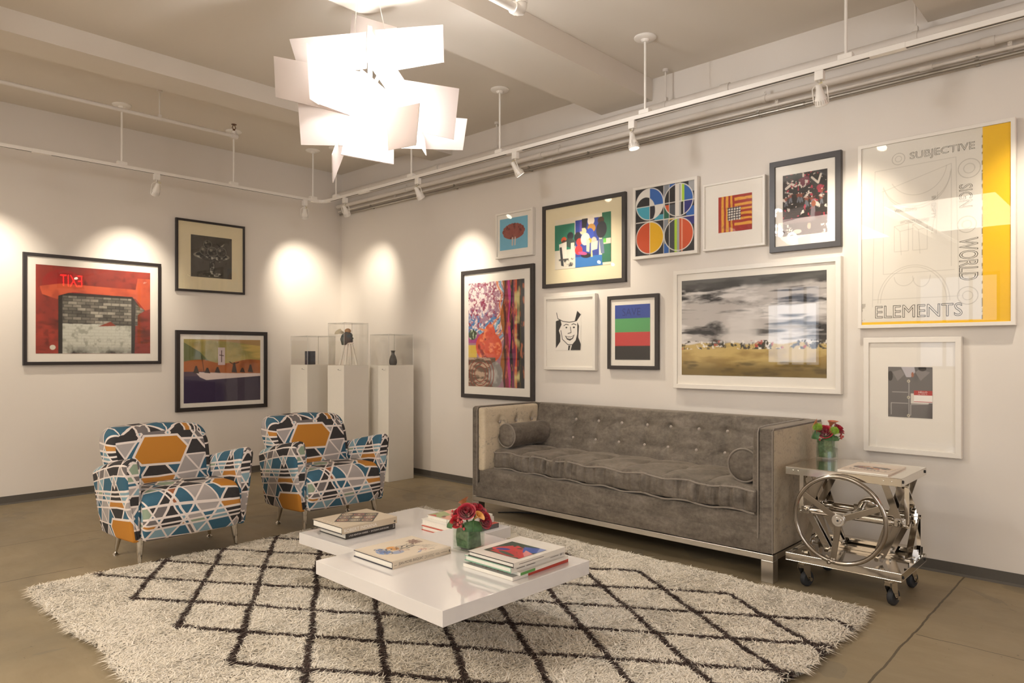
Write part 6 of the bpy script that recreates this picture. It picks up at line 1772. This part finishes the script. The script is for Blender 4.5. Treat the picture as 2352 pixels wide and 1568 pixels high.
def caster(x, y, rz):
    MBp = MB(); MBp.lathe([(0, 0.118), (0.03, 0.118), (0.032, 0.126), (0.032, 0.133), (0, 0.134)], (x, y, 0), n=24)
    R_ = Matrix.Translation((x, y, 0)) @ Matrix.Rotation(rz, 4, 'Z')
    for s in (-1, 1):
        P = [(-0.02, s * 0.017, 0.116), (0.024, s * 0.017, 0.116), (0.024, s * 0.017, 0.09), (0.032, s * 0.017, 0.03), (0.016, s * 0.017, 0.03), (-0.02, s * 0.017, 0.09)]
        A_ = [R_ @ Vector(p) for p in P] + [R_ @ Vector((p[0], p[1] + s * 0.0025, p[2])) for p in P]
        F = [(0, 1, 2, 3, 4, 5), (11, 10, 9, 8, 7, 6)] + [(k, 6 + k, 6 + (k + 1) % 6, (k + 1) % 6) for k in range(6)]
        MBp.add(A_, F)
    MBp.box((-0.02, -0.0195, 0.112), (0.024, 0.0195, 0.118), R_)
    f = MBp.build('caster', CHROME, cart, smooth=35)
    d = (R_.to_3x3() @ Vector((0, 1, 0)))
    ctr = R_ @ Vector((0.022, 0, 0.04))
    MB().lathe([(0.012, -0.013), (0.033, -0.0135), (0.039, -0.008), (0.04, 0.0), (0.039, 0.008), (0.033, 0.0135), (0.012, 0.013)], ctr, d, 28).build('wheel', RUBBER, f)
    a = MB(); a.cyl(ctr - d * 0.026, ctr + d * 0.026, 0.006, n=10); a.cyl(ctr - d * 0.028, ctr - d * 0.021, 0.010, n=6); a.cyl(ctr + d * 0.021, ctr + d * 0.028, 0.010, n=6); a.build('axle', CHROME, f)
caster(5.232, -0.735, math.radians(70)); caster(5.628, -0.735, math.radians(75)); caster(5.628, -0.40, math.radians(78)); caster(5.222, -0.40, math.radians(70))

t, X, Y, h = book('magazine', 'pale magazine with a dark cover picture lying on the steel cart', 5.402, 5.625, -0.765, -0.455, 0.6035, 0.611, M('magazine_pale', '#dbc9b6', 0.35, coat=0.3), None, 0.0, None, True, 'magazine')
A = Art(0.2, 0.17, 0.0018, '#d5c2b0')
A.put(A.ell(0.1, 0.075, 0.085, 0.05) & (A.nz(30, 181) > 0.38), '#3a3130'); A.put((A.nz(36, 182) > 0.62) & A.ell(0.1, 0.08, 0.08, 0.05), '#a2463b'); A.put((A.nz(30, 183) > 0.66) & A.ell(0.12, 0.08, 0.09, 0.05), '#c9a04a'); A.put((A.nz(40, 184) > 0.66) & A.ell(0.09, 0.06, 0.07, 0.05), '#8d8480')
for k in range(11):
    A.put(A.rect(0.018 + 0.0155 * k, 0.138, 0.0275 + 0.0155 * k, 0.156) & (A.nz(60, 185) > 0.38), '#3c3431')
A.sheet('cover_print', COVER, t, ex=(1, 0, 0), ey=(0, 1, 0), o=(-X + 0.012, -Y + 0.06, h + 0.0008))
vase(5.2285, -0.397, 0.6035, 0.088, 0.108, 'square glass vase of flowers on the steel cart')
vx, vy, vz = 5.2285, -0.397, 0.712
rose((vx + 0.0, vy - 0.032, vz + 0.036), 0.036, ROSE_DARK, 'large dark red rose at the front of the cart bunch', (0.3, -0.8, 0.6), 7)
rose((vx + 0.045, vy + 0.038, vz + 0.05), 0.034, ROSE_DARK, 'dark red rose on the wall side of the cart bunch', (0.8, 0.2, 0.7), 8)
calla((vx - 0.03, vy - 0.01, vz + 0.05), 0.055, CALLA_RED, 'rust coloured calla lily leaning over the sofa arm from the cart', (-0.6, -0.4, 0.6))
calla((vx + 0.01, vy + 0.01, vz + 0.055), 0.055, CALLA_RED, 'rust coloured calla lily upright at the top of the cart bunch', (0.3, -0.1, 0.9))
mum((vx - 0.035, vy - 0.036, vz + 0.055), 0.026, 'lime green flower beside the sofa arm in the cart bunch', 3)
mum((vx + 0.04, vy - 0.012, vz + 0.04), 0.026, 'lime green flower between the two roses in the cart bunch', 4)
berries([(0.06, 0.03, 0.01), (0.065, 0.025, 0.0), (0.07, 0.035, 0.008), (0.06, 0.04, 0.018), (-0.02, -0.05, -0.008), (-0.045, -0.035, 0.07), (0.012, 0.01, 0.085), (0.025, 0.015, 0.082)], (vx, vy, vz + 0.005), 'sprig of red berries in the cart bunch')
folded_leaf((vx - 0.035, vy - 0.04, vz + 0.0), 0.06, 0.045, math.radians(-35), 'dark green leaf curled beside the sofa arm in the cart bunch')
folded_leaf((vx + 0.025, vy - 0.02, vz - 0.006), 0.075, 0.03, math.radians(45), 'broad green leaf folded over the cart vase rim')

# ------------------------------------------------------------------ rug
rug = thing('rug', 'cream shag rug with dark brown diamond lines under the coffee table', 'rug', (4.05, -2.155, 0))
RX0, RX1, RY0, RY1 = 2.49, 5.60, -3.425, -0.91
def edge_wob(a, seed):
    return 0.018 * np.sin(a * 5 + seed) + 0.01 * np.sin(a * 13 + 2 * seed) 
MB().box((RX0 + 0.045, RY0 + 0.045, 0.0005), (RX1 - 0.045, RY1 - 0.045, 0.006)).build('backing', M('rug_backing', '#f2e8d4', 0.9), rug, smooth=0)
def pile_mat():
    t = NT('shag_pile')
    a = t.n('ShaderNodeAttribute', attribute_name='col')
    t.t.nodes.remove(t.b)
    col = t.mix(t.math('MULTIPLY', t.noise(t.coord(), 30, 2), 0.12), a.outputs['Color'], '#fff6e6')
    ge = t.n('ShaderNodeNewGeometry')
    vm = t.n('ShaderNodeVectorMath', operation='SCALE'); t.l(ge.outputs['Normal'], vm.inputs[0]); vm.inputs['Scale'].default_value = 0.45
    va = t.n('ShaderNodeVectorMath', operation='ADD'); t.l(vm.outputs[0], va.inputs[0]); va.inputs[1].default_value = (0, 0, 0.8)
    vn = t.n('ShaderNodeVectorMath', operation='NORMALIZE'); t.l(va.outputs[0], vn.inputs[0])
    d = t.n('ShaderNodeBsdfDiffuse'); t.l(col, d.inputs[0])
    tr = t.n('ShaderNodeBsdfTranslucent'); t.l(col, tr.inputs[0]); t.l(vn.outputs[0], d.inputs['Normal'])
    m = t.n('ShaderNodeMixShader'); m.inputs[0].default_value = 0.2
    t.l(d.outputs[0], m.inputs[1]); t.l(tr.outputs[0], m.inputs[2]); t.l(m.outputs[0], t.out.inputs[0])
    return t.m
def rug_colour(x, y, k):
    N = len(x)
    wx = 0.022 * (vnoise(x * 4, y * 4, 203, 3) - 0.5) + 0.010 * (vnoise(x * 22, y * 22, 204, 2) - 0.5)
    wy = 0.022 * (vnoise(x * 4 + 9, y * 4, 205, 3) - 0.5) + 0.010 * (vnoise(x * 22 + 5, y * 22, 206, 2) - 0.5)
    p = (x + wx - 2.80) / 0.249; q = (y + wy + 2.96) / 0.1628
    def dist(v):
        return np.abs((v * 0.5) - np.round(v * 0.5)) * 2
    nrm = 1 / math.hypot(1 / 0.249, 1 / 0.1628)
    d1, d2 = dist(p + q) * nrm, dist(p - q) * nrm
    band = (y > -3.135) & (y < -1.165)
    thick = 0.0125 + 0.007 * (vnoise(x * 12, y * 12, 207, 2) - 0.4)
    dark = band & ((d1 < thick) | (d2 < thick))
    C = np.empty((N, 3))
    cr = np.array(lin('#faf0de')); cr2 = np.array(lin('#fdf6ea')); cr3 = np.array(lin('#f2e4ca'))
    k2 = vnoise(x * 6, y * 6, 208, 4)[:, None]
    C[:] = cr * (1 - k) + cr2 * k
    C = C * (1 - 0.35 * np.clip(k2 - 0.45, 0, 1)) + cr3 * 0.35 * np.clip(k2 - 0.45, 0, 1)
    dk = np.array(lin('#4a3431')); dk2 = np.array(lin('#2f2224'))
    C[dark] = (dk * (1 - k) + dk2 * k)[dark]
    return C
def make_pile(N=330000, seed=4):
    rs = np.random.RandomState(seed)
    x = rs.uniform(RX0, RX1, N); y = rs.uniform(RY0, RY1, N)
    ex = np.minimum(x - RX0 - edge_wob(y, 1), RX1 + edge_wob(y, 2) - x); ey = np.minimum(y - RY0 - edge_wob(x, 3), RY1 + edge_wob(x, 4) - y)
    keep = (ex > 0) & (ey > 0)
    x, y, ex, ey = x[keep], y[keep], ex[keep], ey[keep]
    N = len(x)
    # direction: clumps plus scatter; the rim leans outward
    a = vnoise(x * 5, y * 5, 201, 3) * 4 * PI * 1.3 + rs.normal(0, 1.5, N)
    lean = 0.75 + 0.35 * rs.rand(N)
    dx, dy = np.cos(a) * lean, np.sin(a) * lean
    ox = np.where(x - RX0 < RX1 - x, -1.0, 1.0) * np.clip(1 - (np.minimum(x - RX0, RX1 - x)) / 0.06, 0, 1)
    oy = np.where(y - RY0 < RY1 - y, -1.0, 1.0) * np.clip(1 - (np.minimum(y - RY0, RY1 - y)) / 0.06, 0, 1)
    jj = 0.25 + 0.75 * rs.rand(N)
    dx += ox * 0.75 * jj; dy += oy * 0.75 * jj
    L = 0.026 + 0.012 * vnoise(x * 9, y * 9, 202, 3) + rs.normal(0, 0.004, N)
    C = rug_colour(x, y, rs.rand(N)[:, None])
    wd = 0.0020 + 0.0013 * rs.rand(N)
    # ribbon across the lean
    hl = np.hypot(dx, dy) + 1e-6
    tw = np.arctan2(dx, -dy) + rs.normal(0, 0.35, N)
    sx, sy = np.cos(tw), np.sin(tw)
    x = x - dx * L * 0.5 * (1 - np.maximum(np.abs(ox), np.abs(oy))); y = y - dy * L * 0.5 * (1 - np.maximum(np.abs(ox), np.abs(oy)))
    z0 = 0.006
    kz = 1 / np.sqrt(1 + hl * hl)
    m = np.stack([x + dx * L * 0.35, y + dy * L * 0.35, z0 + L * 0.55 * kz + 0.010], 1)
    tip = np.stack([x + dx * L * (0.95 + 0.3 * rs.rand(N)), y + dy * L * (0.95 + 0.3 * rs.rand(N)), z0 + L * kz * (0.80 + 0.25 * rs.rand(N)) + 0.004], 1)
    out = np.maximum(np.abs(ox), np.abs(oy))
    tip[:, 2] -= 0.45 * out * L * jj; m[:, 2] -= 0.15 * out * L * jj
    tip[:, 2] = np.maximum(tip[:, 2], 0.003)
    S = np.stack([sx, sy, np.zeros(N)], 1) * wd[:, None]
    b = np.stack([x, y, np.full(N, z0)], 1)
    V = np.stack([b - S, b + S, m + S, m - S, tip], 1)
    V -= np.array(rug.location)
    idx = (np.arange(N) * 5)[:, None]
    quads = idx + np.array([0, 1, 2, 3]); tris = idx + np.array([3, 2, 4])
    me = bpy.data.meshes.new('pile')
    me.vertices.add(5 * N); me.vertices.foreach_set('co', V.astype(np.float32).ravel())
    lp = np.concatenate([quads.ravel(), tris.ravel()]).astype(np.int32)
    me.loops.add(len(lp)); me.loops.foreach_set('vertex_index', lp)
    ls = np.concatenate([np.arange(N) * 4, 4 * N + np.arange(N) * 3]).astype(np.int32)
    me.polygons.add(2 * N); me.polygons.foreach_set('loop_start', ls)
    me.update(calc_edges=True)
    at = me.color_attributes.new('col', 'FLOAT_COLOR', 'POINT')
    CC = np.ones((5 * N, 4), np.float32); CC[:, :3] = np.repeat(C, 5, 0)
    at.data.foreach_set('color', CC.ravel())
    me.materials.append(PILE)
    o = link('pile', me, rug, smooth=0)
    o['kind'] = 'stuff'
    return o
PILE = pile_mat()
make_pile()
def undercoat():
    nx, ny = 420, 340
    gx, gy = np.meshgrid(np.linspace(RX0 + 0.04, RX1 - 0.04, nx), np.linspace(RY0 + 0.04, RY1 - 0.04, ny))
    x, y = gx.ravel(), gy.ravel()
    rim = np.minimum(np.minimum(x - RX0, RX1 - x), np.minimum(y - RY0, RY1 - y)) - 0.04
    z = 0.004 + np.clip(rim / 0.03, 0, 1) ** 0.6 * (0.017 + 0.009 * vnoise(x * 34, y * 34, 221, 3))
    V = np.stack([x, y, z], 1) - np.array(rug.location)
    idx = np.arange(nx * ny).reshape(ny, nx)
    F = np.stack([idx[:-1, :-1], idx[:-1, 1:], idx[1:, 1:], idx[1:, :-1]], -1).reshape(-1, 4)
    me = bpy.data.meshes.new('undercoat')
    me.vertices.add(len(V)); me.vertices.foreach_set('co', V.astype(np.float32).ravel())
    me.loops.add(F.size); me.loops.foreach_set('vertex_index', F.ravel().astype(np.int32))
    me.polygons.add(len(F)); me.polygons.foreach_set('loop_start', np.arange(0, F.size, 4).astype(np.int32))
    me.update(calc_edges=True)
    at = me.color_attributes.new('col', 'FLOAT_COLOR', 'POINT')
    CC = np.ones((len(V), 4), np.float32); CC[:, :3] = rug_colour(x, y, np.full((len(x), 1), 0.5))
    at.data.foreach_set('color', CC.ravel())
    me.materials.append(PILE)
    link('undercoat', me, rug, smooth=0)
undercoat()

# loose black cord under the sofa
mb = MB(); mb.tube([(2.98, -0.62, 0.004), (3.08, -0.52, 0.004), (3.22, -0.45, 0.004), (3.45, -0.42, 0.004), (3.7, -0.36, 0.004), (3.95, -0.2, 0.004)], 0.004, 8)
tag(mb.build('power_cord', RUBBER), 'black cord lying on the floor under the sofa', 'cord')
